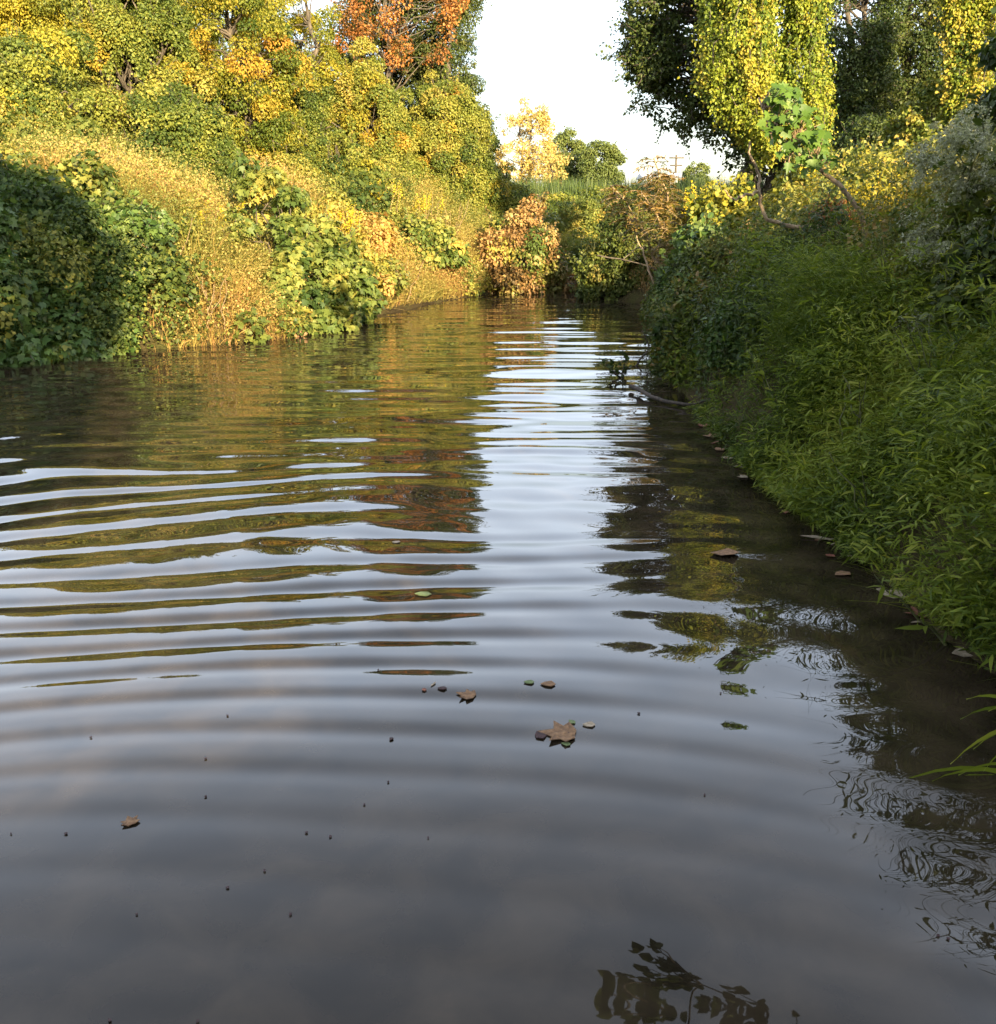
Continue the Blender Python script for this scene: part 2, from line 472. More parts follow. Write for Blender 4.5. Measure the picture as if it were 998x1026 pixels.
def mound(name, label, cat, px0, px1, pyt, Y, mat, leaf=.10, tpl=OVATE, seed=1, ry=None, cover=1.0, clumps=None, tint=.45, tvar=.16,
          group=None, base=None, hang=.6, rc=(.13, .34), sprays=0.0, stem_mat=None, pxshift=0, low=-.05, holes=(), accent=None):
    """A leafy shrub or vine mound filling photo columns px0..px1, topping out at row pyt, at distance Y."""
    rng = np.random.default_rng(seed)
    mid = (px0 + px1) / 2
    top = at(mid, pyt, Y); x0 = at(px0, 250, Y)[0]; x1 = at(px1, 250, Y)[0]
    cx = (x0 + x1) / 2; rx = (x1 - x0) / 2; ry = ry or rx * .8
    zb = float(ground_z(cx, Y)) if base is None else base
    h = max(.3, top[2] - zb)
    org = np.array([cx, Y, zb])
    root = thing(name, label, cat, org, group)
    LS = Leaves([(at(a, b, c), r) for a, b, c, r in holes]); TB = Tubes(5); AC = Leaves()
    mr = min(rx, ry, h)
    area = 2 * np.pi * ((rx * ry + rx * h + ry * h) / 3)
    if clumps is None:
        clumps = int(np.clip(area / (np.pi * (mr * .24) ** 2) * 1.9, 16, 190))
    la, lb, lc = rng.uniform(0, 6.28, 3)
    def lump(d):
        return 1 + .17 * np.sin(3.1 * d[..., 0] + la) * np.cos(2.3 * d[..., 2] + lb) + .11 * np.sin(6.3 * d[..., 0] + 4 * d[..., 2] + lc) + .08 * np.sin(9 * d[..., 1] + 7 * d[..., 2] + la)
    for i in range(clumps):
        d = unit(rng.normal(0, 1, 3)); d[2] = abs(d[2]) * 1.0 + low * rng.uniform(0, 1)
        if d[1] > .35 and rng.random() < .6:
            d[1] *= -1
        d = unit(d)
        r_ = mr * rng.uniform(*rc)
        k = (1 - r_ / max(mr, .1) * .75) * lump(d) + rng.normal(0, .06)
        c = org + d * np.array([rx, ry, h]) * k
        g = float(ground_z(c[0], c[1]))
        c[2] = max(c[2], g + r_ * .25, .12)
        tb = tint + rng.normal(0, tvar) + (.32 if rng.random() < .12 else 0)
        use = AC if accent and rng.random() < accent[1] else LS
        clump_leaves(use, c, r_, d, leaf, cover, tb, tpl, rng, hang=hang)
        if True:
            TB.add(crooked(org, c, 6, .07, rng, .12), np.linspace(.022, .006, 6) * (h / 2 + .3))
        for _ in range(3):
            if rng.random() < max(sprays, .22):
                spray(LS, TB, c, unit(d + UP * .5 + rng.normal(0, .45, 3)), r_ + rng.uniform(.15, .75) * min(r_ * 1.3, .5), leaf, tb, tpl, rng)
    # fill inside so it is not a shell
    n = int(area / (leaf * leaf) * .35 * cover)
    d = unit(rng.normal(0, 1, (n, 3))); d[:, 2] = np.abs(d[:, 2])
    P = org + d * np.array([rx, ry, h]) * (rng.uniform(.25, 1, n) ** .4 * .80 * lump(d))[:, None]
    P[:, 2] = np.maximum(P[:, 2], ground_z(P[:, 0], P[:, 1]) + .05)
    LS.add(P, d * .6 + UP * .4 + rng.normal(0, .5, (n, 3)), d * .4 - UP * hang + rng.normal(0, .5, (n, 3)), leaf * rng.uniform(.6, 1.2, n),
           tint + rng.normal(0, .15, n) - .08, tpl, rng)
    LS.build('foliage', mat, root, org)
    if AC.V:
        AC.build('turning_leaves', accent[0], root, org)
    TB.build('stems', stem_mat or M['bark'], root, org)
    return root


def spray(LS, TB, p, d, L, leaf, tint, tpl, rng):
    """A twig with leaves that leaves the crown's outline."""
    pts = crooked(p, p + d * L, 5, .06, rng)
    TB.add(pts, np.linspace(.008, .002, 5))
    n = max(4, int(L / leaf * 2.4))
    t = rng.uniform(.1, 1, n)
    P = p + d * L * t[:, None] + rng.normal(0, leaf * .35, (n, 3))
    LS.add(P, UP * .5 + rng.normal(0, .6, (n, 3)), d * .5 - UP * .3 + rng.normal(0, .5, (n, 3)), leaf * rng.uniform(.6, 1.1, n), tint + rng.normal(0, .15, n), tpl, rng)


def tree(name, label, cat, base, height, crown_c, crown_r, mat, leaf=.09, tpl=OVAL, seed=1, clumps=40, rc=(.22, .40), cover=.9, tint=.45,
         tvar=.16, trunk_r=.14, group=None, hang=.5, sprays=.3, trunks=1, fill=.25, shell=.45, trunk_mat=None, leaves_keep=1.0, twig=1.0, limb_up=.12):
    """Tapered trunk, limbs to every clump, and a crown of leaf clumps. crown_c/crown_r are world values."""
    rng = np.random.default_rng(seed)
    base = np.asarray(base, float); crown_c = np.asarray(crown_c, float); crown_r = np.asarray(crown_r, float)
    root = thing(name, label, cat, base, group)
    LS = Leaves(); TB = Tubes(7)
    forks = []
    for k in range(trunks):
        b = base + (np.array([rng.normal(0, .5), rng.normal(0, .5), -.1]) if k else np.array([0, 0, -.1]))
        tip = crown_c + np.array([rng.normal(0, .25), rng.normal(0, .25), .75]) * crown_r
        pts = crooked(b, tip, 10, .035, rng)
        TB.add(pts, np.linspace(1, .12, 10) * trunk_r * np.r_[1.35, np.ones(9)])
        forks.append(pts)
    mr = float(min(crown_r))
    for i in range(clumps):
        d = unit(rng.normal(0, 1, 3))
        k = rng.uniform(shell, 1.0) ** .6
        r_ = mr * rng.uniform(*rc)
        c = crown_c + d * (crown_r - r_ * .5) * k
        g = float(ground_z(c[0], c[1])); c[2] = max(c[2], g + r_ * .4)
        pts = forks[i % trunks]
        j = int(np.clip(np.searchsorted(pts[:, 2], c[2] - .35 * np.hypot(*(c[:2] - crown_c[:2])) - .2), 2, 8))
        j = max(2, j - int(rng.integers(0, 2)))
        TB.add(crooked(pts[j], c, 8, .05, rng, rng.uniform(0, .8) * limb_up), np.linspace(.30, .05, 8) * trunk_r * (1 - j * .06) * rng.uniform(.5, 1.1))
        clump_leaves(LS, c, r_, unit(d + UP * .25), leaf, cover * leaves_keep, tint + rng.normal(0, tvar), tpl, rng, hang=hang)
        if rng.random() < sprays:
            for _ in range(2):
                spray(LS, TB, c + d * r_ * .6, unit(d + rng.normal(0, .5, 3)), rng.uniform(.5, 1.1) * r_ * twig, leaf, tint, tpl, rng)
    LS.build('crown', mat, root, base)
    TB.build('trunk', trunk_mat or M['bark'], root, base)
    return root


def px_tree(name, label, px0, px1, pyt, pyb, Y, mat, cat='tree', trunk_px=None, ry=None, **kw):
    """Tree whose crown fills the pixel box at distance Y."""
    mid = (px0 + px1) / 2
    a, b = at(px0, (pyt + pyb) / 2, Y), at(px1, (pyt + pyb) / 2, Y)
    t, bt = at(mid, pyt, Y), at(mid, pyb, Y)
    rx = (b[0] - a[0]) / 2; rz = (t[2] - bt[2]) / 2
    cc = np.array([(a[0] + b[0]) / 2, Y, (t[2] + bt[2]) / 2])
    bx = at(trunk_px, 200, Y)[0] if trunk_px is not None else cc[0]
    base = np.array([bx, Y, float(ground_z(bx, Y))])
    return tree(name, label, cat, base, t[2] - base[2], cc, (rx, ry or rx * .8, rz), mat, **kw)


def curtain(name, label, prof, Y, mat, leaf=.05, seed=1, festoons=90, tint=.5, ry=.7, group=None, tvar=.24):
    """A vine hanging over a tree in overlapping festoons. prof: rows (py, left px, right px) of its ragged outline."""
    rng = np.random.default_rng(seed)
    pr = np.array(prof, float)
    org = at(pr[:, 1:].mean(), pr[-1, 0], Y); org[2] = float(ground_z(org[0], Y))
    root = thing(name, label, 'vine', org, group)
    LS = Leaves(); TB = Tubes(4)
    xl = lambda p: np.interp(p, pr[:, 0], pr[:, 1]); xr = lambda p: np.interp(p, pr[:, 0], pr[:, 2])
    for i in range(festoons):
        p0 = rng.uniform(pr[0, 0], pr[-1, 0] - 15); ln = rng.uniform(25, 85)
        p1 = min(p0 + ln, pr[-1, 0] + rng.normal(0, 9))
        u = rng.uniform(0, 1)
        if nz_mound(p0 * .035 + seed, u * 3.0) < -.75:
            continue
        dep = -ry * math.sqrt(max(0, 1 - (2 * u - 1) ** 2)) * rng.uniform(.35, 1.15) + rng.normal(0, .15)
        a_ = at(xl(p0) + (xr(p0) - xl(p0)) * u, p0, Y); b_ = at(xl(p1) + (xr(p1) - xl(p1)) * (u + rng.normal(0, .05)), p1, Y)
        a_[1] += dep * .85; b_[1] += dep
        L = np.linalg.norm(a_ - b_)
        if L < .15:
            continue
        pts = crooked(a_, b_, 8, .06, rng); TB.add(pts, .008)
        n = int(L / leaf * 14)
        t = rng.uniform(0, 1, n)
        base_t = tint + rng.normal(0, tvar)
        wd = rng.uniform(.07, .15) * (1.15 - .75 * t) * (.55 + .45 * np.abs(np.sin(t * rng.uniform(4, 9) + rng.uniform(0, 6))))
        ctr = np.stack([np.interp(t, np.linspace(0, 1, 8), pts[:, q]) for q in range(3)], -1)
        P = ctr + rng.normal(0, 1, (n, 3)) * wd[:, None] * np.array([1, .8, .9])
        out = unit(P - ctr - np.array([0, .12, 0]))
        LS.add(P, out * .6 + UP * .35 + rng.normal(0, .5, (n, 3)), -UP * .8 + out * .4 + rng.normal(0, .5, (n, 3)), leaf * rng.uniform(.55, 1.3, n),
               base_t + rng.normal(0, .09, n), OVATE, rng)
    LS.build('foliage', mat, root, org)
    TB.build('stems', M['bark'], root, org)
    return root


# ------------------------------------------------------------------ left bank trees and shrubs
LT = 'trees and vine mounds on the left bank'
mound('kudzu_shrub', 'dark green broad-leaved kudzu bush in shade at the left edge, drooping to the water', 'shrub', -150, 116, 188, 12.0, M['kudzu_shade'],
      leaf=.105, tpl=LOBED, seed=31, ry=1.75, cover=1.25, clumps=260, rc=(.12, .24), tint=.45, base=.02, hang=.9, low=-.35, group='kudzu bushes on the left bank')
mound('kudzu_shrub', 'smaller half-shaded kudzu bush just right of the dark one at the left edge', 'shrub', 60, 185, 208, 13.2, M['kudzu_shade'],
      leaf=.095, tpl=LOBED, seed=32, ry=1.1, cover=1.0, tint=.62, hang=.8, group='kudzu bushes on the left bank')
mound('kudzu_shrub', 'sunlit green kudzu bush hanging over the waterline at the middle of the left bank', 'shrub', 215, 372, 192, 14.9, M['kudzu'],
      leaf=.10, tpl=LOBED, seed=33, ry=1.5, clumps=170, rc=(.12, .24), cover=1.05, tint=.36, base=.05, hang=.9, low=-.3, group='kudzu bushes on the left bank')
mound('kudzu_shrub', 'low green kudzu bush high on the slope above the shaded bush', 'shrub', 20, 130, 150, 15.6, M['kudzu'],
      leaf=.11, tpl=HEART, seed=34, ry=1.0, tint=.30, group='kudzu bushes on the left bank')
mound('kudzu_shrub', 'small yellow-green kudzu bush between the sunlit bush and the withered shrub', 'shrub', 384, 462, 218, 20.0, M['kudzu'],
      leaf=.10, tpl=OVATE, seed=35, ry=.8, tint=.45, group='kudzu bushes on the left bank')
mound('withered_shrub', 'rounded shrub of withered brown and tan leaves at the water on the left bank', 'shrub', 468, 576, 210, 21.9, M['brown'],
      leaf=.085, tpl=OVAL, seed=437, accent=(M['kudzu'], .22), ry=1.1, tint=.44, tvar=.32, base=.05, hang=1.1, low=-.2, cover=.95, clumps=85, rc=(.16, .36))

mound('vine_mound', 'broad pale green vine mound at the left edge below the yellow tree', 'vine mound', -60, 128, 32, 17.4, M['vine'],
      leaf=.052, seed=41, accent=(M['yellow'], 0.07), ry=1.4, tint=.40, group=LT)
mound('vine_mound', 'low green vine mound in front of the orange-yellow tree', 'vine mound', 118, 250, 88, 18.2, M['vine'],
      leaf=.052, holes=[(135, 128, 17.4, (.25, .9, .42))], seed=42, accent=(M['orange'], 0.06), ry=1.2, tint=.30, group=LT)
mound('vine_mound', 'tall green vine-smothered tree between the pale mound and the orange-yellow tree', 'vine mound', 85, 215, -50, 20.5, M['vine'],
      leaf=.052, holes=[(128, 78, 19.5, (.22, .8, .5)), (160, 50, 19.5, (.3, .8, .35))], seed=43, accent=(M['orange'], 0.08), ry=1.3, tint=.36, sprays=.15, group=LT)
mound('vine_mound', 'green vine mound right of the orange-yellow tree with a dark hollow below', 'vine mound', 240, 350, 62, 24.0, M['vine'],
      leaf=.052, holes=[(330, 128, 23.0, (.34, 1.1, .85)), (300, 150, 23.2, (.22, .8, .4))], seed=44, accent=(M['orange'], 0.13), ry=1.3, tint=.34, sprays=.1, group=LT)
mound('vine_mound', 'golden-green vine mound directly below the red tree', 'vine mound', 325, 440, 52, 25.0, M['vine'],
      leaf=.052, holes=[(372, 122, 23.8, (.26, 1.0, .55)), (335, 125, 23.8, (.3, 1.2, .7))], seed=45, accent=(M['orange'], 0.15), ry=1.4, tint=.48, sprays=.15, group=LT)
mound('vine_mound', 'vine mound at the right end of the left bank, with thin twigs against the sky', 'vine mound', 410, 500, 78, 25.4, M['vine'],
      leaf=.052, seed=46, accent=(M['orange'], 0.13), ry=1.3, tint=.46, sprays=.45, group=LT)
mound('vine_mound', 'low leafy mound trailing down toward the withered shrub', 'vine mound', 455, 535, 168, 25.6, M['vine'],
      leaf=.052, seed=47, accent=(M['yellow'], 0.1), ry=1.0, tint=.34, group=LT)
mound('vine_mound', 'bright green leafy mound at the foot of the hollow mound', 'vine mound', 280, 400, 140, 22.6, M['vine'],
      leaf=.052, holes=[(338, 150, 22.0, (.25, .9, .3))], seed=48, accent=(M['yellow'], 0.07), ry=1.0, tint=.40, group=LT)

px_tree('yellow_tree', 'bright yellow tree in the top left corner', -50, 95, -55, 60, 22, M['yellow'], seed=51, tint=.45, leaf=.052, clumps=80, cover=1.1, group=LT)
px_tree('orange_tree', 'orange-yellow tree with drooping foliage above the low vine mound', 178, 306, -55, 190, 21.5, M['orange'], seed=52, tint=.27, leaf=.058, tvar=.24, rc=(.18,.36),
        clumps=130, hang=1.2, cover=1.0, group=LT)
px_tree('yellow_tree', 'slender yellow tree between the orange-yellow tree and the red tree', 268, 345, -45, 110, 25.5, M['yellow'], seed=53, tint=.4, leaf=.065,
        clumps=38, cover=.9, group=LT)
px_tree('red_tree', 'tall tree with rust-red lower leaves rising against the sky', 328, 478, -45, 78, 27.0, M['red'], seed=54, tint=.58, leaf=.075,
        clumps=60, cover=.6, trunk_px=385, trunk_r=.12, sprays=.7, tvar=.26, rc=(.12, .26), group=LT)
px_tree('dark_tree', 'tall dark tree standing behind the rust-red leaves', 332, 484, -105, 92, 29.5, M['dark'], seed=56, tint=.5, leaf=.065, clumps=120,
        cover=.85, trunk_px=415, trunk_r=.2, sprays=.5, group=LT, rc=(.18, .34))
px_tree('dark_tree', 'dark ivy-covered trunk against the sky below the rust-red leaves', 405, 482, 10, 140, 28.0, M['dark'], seed=55, tint=.5, leaf=.065, clumps=70,
        cover=1.1, trunk_px=442, trunk_r=.2, sprays=.5, group=LT, rc=(.2, .4))
px_tree('yellow_tree', 'yellow-green tree behind the bright yellow one at the top left', -90, 60, -55, 60, 25.5, M['vine'], seed=57, tint=.55, leaf=.065, clumps=60, cover=1.0, group=LT)
px_tree('green_tree', 'olive-green tree filling the skyline left of the orange-yellow tree', 55, 190, -55, 110, 25.5, M['vine'], seed=58, tint=.5, leaf=.065, clumps=80, cover=1.0, group=LT)
px_tree('green_tree', 'olive-green tree on the skyline behind the orange-yellow tree', 165, 285, -55, 120, 27.0, M['vine'], seed=59, tint=.48, leaf=.065, clumps=80, cover=1.0, group=LT)
px_tree('yellow_tree', 'yellow-leaved tree low behind the hollow vine mound', 275, 352, 0, 130, 27.5, M['yellow'], seed=60, tint=.3, leaf=.065, clumps=50, cover=1.0, group=LT)

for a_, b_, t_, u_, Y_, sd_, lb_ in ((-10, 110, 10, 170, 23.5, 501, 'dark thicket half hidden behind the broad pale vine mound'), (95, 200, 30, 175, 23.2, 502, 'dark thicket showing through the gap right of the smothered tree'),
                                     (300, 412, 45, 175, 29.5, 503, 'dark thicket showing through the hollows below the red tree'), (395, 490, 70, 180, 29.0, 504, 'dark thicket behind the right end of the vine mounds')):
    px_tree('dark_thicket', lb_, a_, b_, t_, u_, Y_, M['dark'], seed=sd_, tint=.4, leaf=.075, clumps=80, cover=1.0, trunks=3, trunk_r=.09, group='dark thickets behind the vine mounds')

# ------------------------------------------------------------------ left bank ground cover (countless leaves and blades)
def scatter(n, x0, x1, y0, y1, mask, rng):
    x = rng.uniform(x0, x1, n); y = rng.uniform(y0, y1, n)
    k = rng.random(n) < mask(x, y)
    x, y = x[k], y[k]
    return x, y, ground_z(x, y)


def slope_normal(x, y):
    e = .15
    gx = (ground_z(x + e, y) - ground_z(x - e, y)) / (2 * e)
    gy = (ground_z(x, y + e) - ground_z(x, y - e)) / (2 * e)
    return unit(np.stack([-gx, -gy, np.ones_like(gx)], -1))


def left_land(x, y):
    d = water_dist(x, y); wr, wf = weights(x, y)
    return d, (d > -.05) * (wr < .5)


def in_view(x, y, w=.62):
    return np.abs(x) < w * y + 1.0


def gold_zone(x, y):
    a = np.exp(-(((x + 3.75) / 1.0) ** 2 + ((y - 12.2) / 1.3) ** 2)); b = np.exp(-(((x + 1.25) / 1.0) ** 2 + ((y - 17.6) / 2.6) ** 2))
    return np.maximum(a, b)


def left_cover():
    rng = np.random.default_rng(61)
    def m1(x, y):
        d, ok = left_land(x, y)
        return ok * (d < 9) * in_view(x, y) * np.clip(.55 + .5 * nz_zone(x, y) - .9 * gold_zone(x, y), 0.06, 1) * np.clip(1.9 + nz_fine(x * .8 + 3, y * .8) * 1.6, .06, 1)
    x, y, z = scatter(800000, -15, 5, 8.5, 28, m1, rng)
    h = np.clip(.28 + .20 * nz_mound(x, y) + .15 * nz_fine(x * .7, y * .7), .02, .95) * (.4 + .6 * sstep(-.05, .7, water_dist(x, y)))
    n = slope_normal(x, y)
    P = np.stack([x, y, z], -1) + n * (h * rng.uniform(.2, 1.1, len(x)))[:, None]
    P[:, 2] = np.maximum(P[:, 2], .03)
    t = .40 + .20 * nz_tint(x * .8, y * .8) + rng.normal(0, .13, len(x))
    LS = Leaves()
    LS.add(P, n * .5 + UP * .2 + rng.normal(0, .5, P.shape), n * .3 - UP * .5 + rng.normal(0, .5, P.shape), .062 * rng.uniform(.5, 1.4, len(x)) * np.clip(.80 + .28 * nz_zone(x * .9 + 5, y * .9), .5, 1.3), t, OVAL, rng)
    # tussocks that break up the slope
    x, y, z = scatter(3600, -14, 4, 9.5, 27, lambda x, y: left_land(x, y)[1] * (water_dist(x, y) < 8) * in_view(x, y) * np.clip(.5 + .5 * nz_zone(x, y) - 1.2 * gold_zone(x, y), .02, 1), rng)
    n = slope_normal(x, y)
    for i in range(len(x)):
        r_ = rng.uniform(.12, .34); tb = .38 + .24 * nz_tint(x[i] * .8, y[i] * .8) + rng.normal(0, .12)
        c = np.array([x[i], y[i], z[i]]) + n[i] * rng.uniform(.1, .55)
        clump_leaves(LS, c, r_, n[i], (.055, .07, .09)[i % 3], .8, tb, (OVAL, OVATE, LOBED)[i % 3], rng, flat=1.15)
    # a hanging fringe over the water's edge
    x, y, z = scatter(30000, -9, 3, 9.5, 26, lambda x, y: (np.abs(water_dist(x, y) - .12) < .25) * in_view(x, y) * (weights(x, y)[0] < .5), rng)
    for i in rng.permutation(len(x))[:330]:
        r_ = rng.uniform(.10, .24)
        if gold_zone(x[i], y[i]) > .3:
            continue
        c = np.array([x[i], y[i], max(z[i], 0) + rng.uniform(.08, .30)])
        clump_leaves(LS, c, r_, unit(np.array([.6, -.6, .3])), .07, .8, .42 + .24 * nz_tint(x[i] * .8, y[i] * .8) + rng.normal(0, .15), OVAL, rng, hang=1.0)
    tag(LS.build('bank_foliage', M['cover']), 'yellow-green creeping leaves covering the sunlit left bank', 'ground cover', kind='stuff')

    def m2(x, y):
        d, ok = left_land(x, y)
        return ok * (d < 9) * in_view(x, y) * np.clip(.42 - .75 * nz_zone(x, y) + .75 * (d < .8) * np.clip(.6 + nz_ground(x * 2, y * 2), 0, 1) + 1.2 * gold_zone(x, y), 0, 1)
    x, y, z = scatter(420000, -15, 4, 9.0, 28, m2, rng)
    nn = len(x); d = water_dist(x, y)
    D = slope_normal(x, y) * .5 + UP * .8 + rng.normal(0, .35, (nn, 3))
    LS = Leaves()
    L = rng.uniform(.3, .95, nn) * (.6 + .4 * sstep(0, 1, d))
    # fine weedy leaflets and seed heads along the stems
    for q in range(5):
        tq = rng.uniform(.35, 1.0, nn); kq = rng.random(nn) < .75 - .45 * gold_zone(x, y)
        Pq = np.stack([x, y, np.maximum(z, 0)], -1) + unit(D) * (L * tq)[:, None] * .9 + rng.normal(0, .035, (nn, 3))
        LS.add(Pq[kq], (UP * .5 + rng.normal(0, .6, (nn, 3)))[kq], rng.normal(0, .8, (nn, 3))[kq], (.029 * rng.uniform(.5, 1.6, nn))[kq], (.36 + .26 * nz_tint(x, y) + .14 * gold_zone(x, y) + rng.normal(0, .18, nn))[kq], OVAL, rng)
    LS.blades(np.stack([x, y, np.maximum(z - .02, -.03)], -1), D, L, rng.uniform(.006, .014, nn), rng.uniform(.2, 1.0, nn), .5 + .2 * nz_tint(x, y) + .28 * gold_zone(x, y) * np.clip(nz_ground(x * 2, y * 2) + .6, 0, 1) + rng.normal(0, .2, nn), rng, 3)
    tag(LS.build('golden_grass', M['straw']), 'gold and orange dry grass along the foot of the left bank', 'grass', kind='stuff')


left_cover()
# dry stalks and weeds that stand above the slope
def left_weeds():
    spots = [(85, 152, 15.2, 'dry brown weed with bare stems high on the slope above the shaded kudzu bush', 'straw', 'brown'), (105, 160, 15.0, 'second dry weed just right of the brown one above the shaded kudzu bush', 'straw', None),
             (205, 205, 14.4, 'yellow-tipped weed in the middle of the golden slope', 'cover', 'gold'), (165, 262, 13.0, 'tall pale weed at the right side of the half-shaded kudzu bush', 'straw', None),
             (385, 178, 20.5, 'golden weed on the skyline of the slope below the hollow vine mound', 'cover', 'gold'), (425, 192, 21.5, 'golden weed on the slope above the small yellow-green kudzu bush', 'cover', 'gold'),
             (455, 200, 22.0, 'pale weed on the slope just left of the withered shrub', 'straw', None), (345, 205, 17.5, 'yellow-tipped weed above the sunlit kudzu bush', 'cover', 'gold'),
             (395, 262, 17.2, 'orange dry weed at the water right of the sunlit kudzu bush', 'brown', None), (200, 292, 12.3, 'orange dry weed near the water left of the sunlit kudzu bush', 'brown', None)]
    for i, (px, py, Y, lb, lm, bm) in enumerate(spots):
        p = at(px, py, Y); g = float(ground_z(p[0], Y)); b = np.array([p[0], Y, max(g, .02)])
        r = thing('slope_weed', lb, 'weed', b, 'weeds standing on the left slope')
        tall_weed(r, b, float(np.clip(p[2] - b[2], .7, 1.2)), np.random.default_rng(520 + i), M[lm], M[bm] if bm else None, .075, 9, .22, .35 if bm else 0, .4, LANCE_M if i % 2 else OVAL, stem_mat=M['twig'], every=.03)


# small upright weeds with bright yellow tips, each its own plant
def tall_weed(root, base, h, rng, leaf_m, bloom_m=None, leaf=.09, stems=5, spread=.22, bloom=.0, tint=.5, tpl=LANCE, lean=(0, 0, 0), stem_mat=None, every=.05):
    LS, BL, TB = Leaves(), Leaves(), Tubes(4)
    for k in range(stems):
        b = base + np.array([rng.normal(0, spread * .4), rng.normal(0, spread * .4), -.03])
        tip = b + np.array([rng.normal(0, spread), rng.normal(0, spread), h * rng.uniform(.75, 1.05)]) + np.asarray(lean) * h
        pts = crooked(b, tip, 6, .03, rng); TB.add(pts, np.linspace(.006, .002, 6) * (1 + h * .4))
        n = max(6, int(h / every)); t = rng.uniform(.12, 1, n)
        P = b + (tip - b) * t[:, None]
        az = rng.uniform(0, 2 * np.pi, n)
        o = np.stack([np.cos(az), np.sin(az), np.zeros(n)], -1)
        LS.add(P, UP * .8 + rng.normal(0, .35, (n, 3)), o + UP * rng.uniform(-.4, .5, (n, 1)), leaf * rng.uniform(.6, 1.2, n) * (1.15 - .5 * t), tint + rng.normal(0, .15, n), tpl, rng)
        if bloom:
            nb = int(260 * bloom)
            side = unit(np.array([rng.normal(), rng.normal(), .1]))
            u = rng.random(nb)
            Pb = tip - (tip - b) / h * (1 - u)[:, None] * bloom + side * ((.10 * (1 - u) + .02) * rng.uniform(.2, 1.5, nb))[:, None] + rng.normal(0, .022, (nb, 3))
            BL.add(Pb, UP + rng.normal(0, .6, (nb, 3)), side + rng.normal(0, .7, (nb, 3)), .03 * rng.uniform(.6, 1.3, nb), .55 + rng.normal(0, .2, nb), OVAL, rng)
    LS.build('leaves', leaf_m, root, base)
    if bloom:
        BL.build('blooms', bloom_m, root, base)
    TB.build('stems', stem_mat or M['stem'], root, base)


# ------------------------------------------------------------------ far bank and distance
def far_bank():
    rng = np.random.default_rng(71)
    def m(x, y):
        d = water_dist(x, y); wr, wf = weights(x, y)
        return (d > 0) * (wf > .3) * (y < 34)
    x, y, z = scatter(60000, -1, 16, 25, 34, m, rng)
    n = slope_normal(x, y); h = np.clip(.25 + .2 * nz_mound(x, y), .02, .8)
    P = np.stack([x, y, z], -1) + n * (h * rng.uniform(.4, 1.05, len(x)))[:, None]
    LS = Leaves(); LS.add(P, n * .5 + UP * .3 + rng.normal(0, .45, P.shape), -UP * .5 + rng.normal(0, .6, P.shape), .10 * rng.uniform(.6, 1.3, len(x)), .35 + .2 * nz_tint(x, y) + rng.normal(0, .12, len(x)), OVAL, rng)
    tag(LS.build('creeper_foliage', M['vine']), 'green creeper covering the far bank below the field grass', 'ground cover', kind='stuff')
    x = rng.uniform(-6, 22, 60000); y = rng.uniform(33, 60, 60000); z = ground_z(x, y)
    LS = Leaves()
    LS.blades(np.stack([x, y, z], -1), UP + rng.normal(0, .12, (len(x), 3)), rng.uniform(.6, 1.15, len(x)) * (1 + .15 * nz_zone(x * .6, y * .6)), .03, rng.uniform(0, .3, len(x)), .5 + .2 * nz_tint(x, y) + rng.normal(0, .12, len(x)), rng, 3)
    tag(LS.build('field_grass', M['field']), 'tall soft green grass on the far field in front of the distant trees', 'grass', kind='stuff')


far_bank()
FT = 'distant trees beyond the field'
px_tree('sparse_tree', 'pale yellow thin-leaved tree in the distance with sky showing through', 496, 558, 98, 200, 70, M['faryellow'], seed=72, tint=.4, leaf=.16, clumps=80, cover=.8,
        rc=(.16, .32), sprays=.9, group=FT, trunk_r=.16, trunks=2)
px_tree('round_tree', 'distant green tree with a lopsided crown beside the pale yellow tree', 546, 596, 128, 205, 78, M['far'], seed=73, tint=.5, leaf=.17, clumps=90, cover=1.3, rc=(.22, .42), group=FT)
px_tree('round_tree', 'distant rounded dark green tree nearest the utility pole', 580, 628, 136, 205, 74, M['far'], seed=74, tint=.38, leaf=.17, clumps=90, cover=1.3, rc=(.22, .42), group=FT)
px_tree('round_tree', 'low distant tree partly hidden by the large dark tree on the right', 684, 712, 160, 200, 95, M['far'], seed=75, tint=.40, leaf=.2, clumps=60, cover=1.3, group=FT)
px_tree('sparse_tree', 'short golden bush at the foot of the pale yellow tree', 536, 572, 148, 192, 66, M['faryellow'], seed=76, tint=.2, leaf=.2, clumps=26, cover=.7, group=FT)
for i, (a_, b_, t_) in enumerate([(630, 650, 180), (470, 520, 172)]):
    px_tree('hedge_tree', ['low grey-green bush beside the white building', 'low bush left of the pale yellow tree'][i], a_, b_, t_, 200, 92, M['far'], seed=77 + i, tint=.45, leaf=.28, clumps=24, cover=.9, group=FT)


def bmesh_box(TBV, c, s):
    c = np.array(c, float); s = np.array(s, float) / 2
    v = np.array([[x, y, z] for x in (-1, 1) for y in (-1, 1) for z in (-1, 1)]) * s + c
    f = np.array([[0, 1, 3, 2], [4, 6, 7, 5], [0, 4, 5, 1], [2, 3, 7, 6], [0, 2, 6, 4], [1, 5, 7, 3]])
    TBV.append((v, f))


def box_mesh(name, boxes, mat, parent, origin):
    V, Fc, c = [], [], 0
    for v, f in boxes:
        V.append(v); Fc.append(f + c); c += len(v)
    return mesh_np(name, np.concatenate(V) - np.asarray(origin), np.concatenate(Fc), mat, parent)


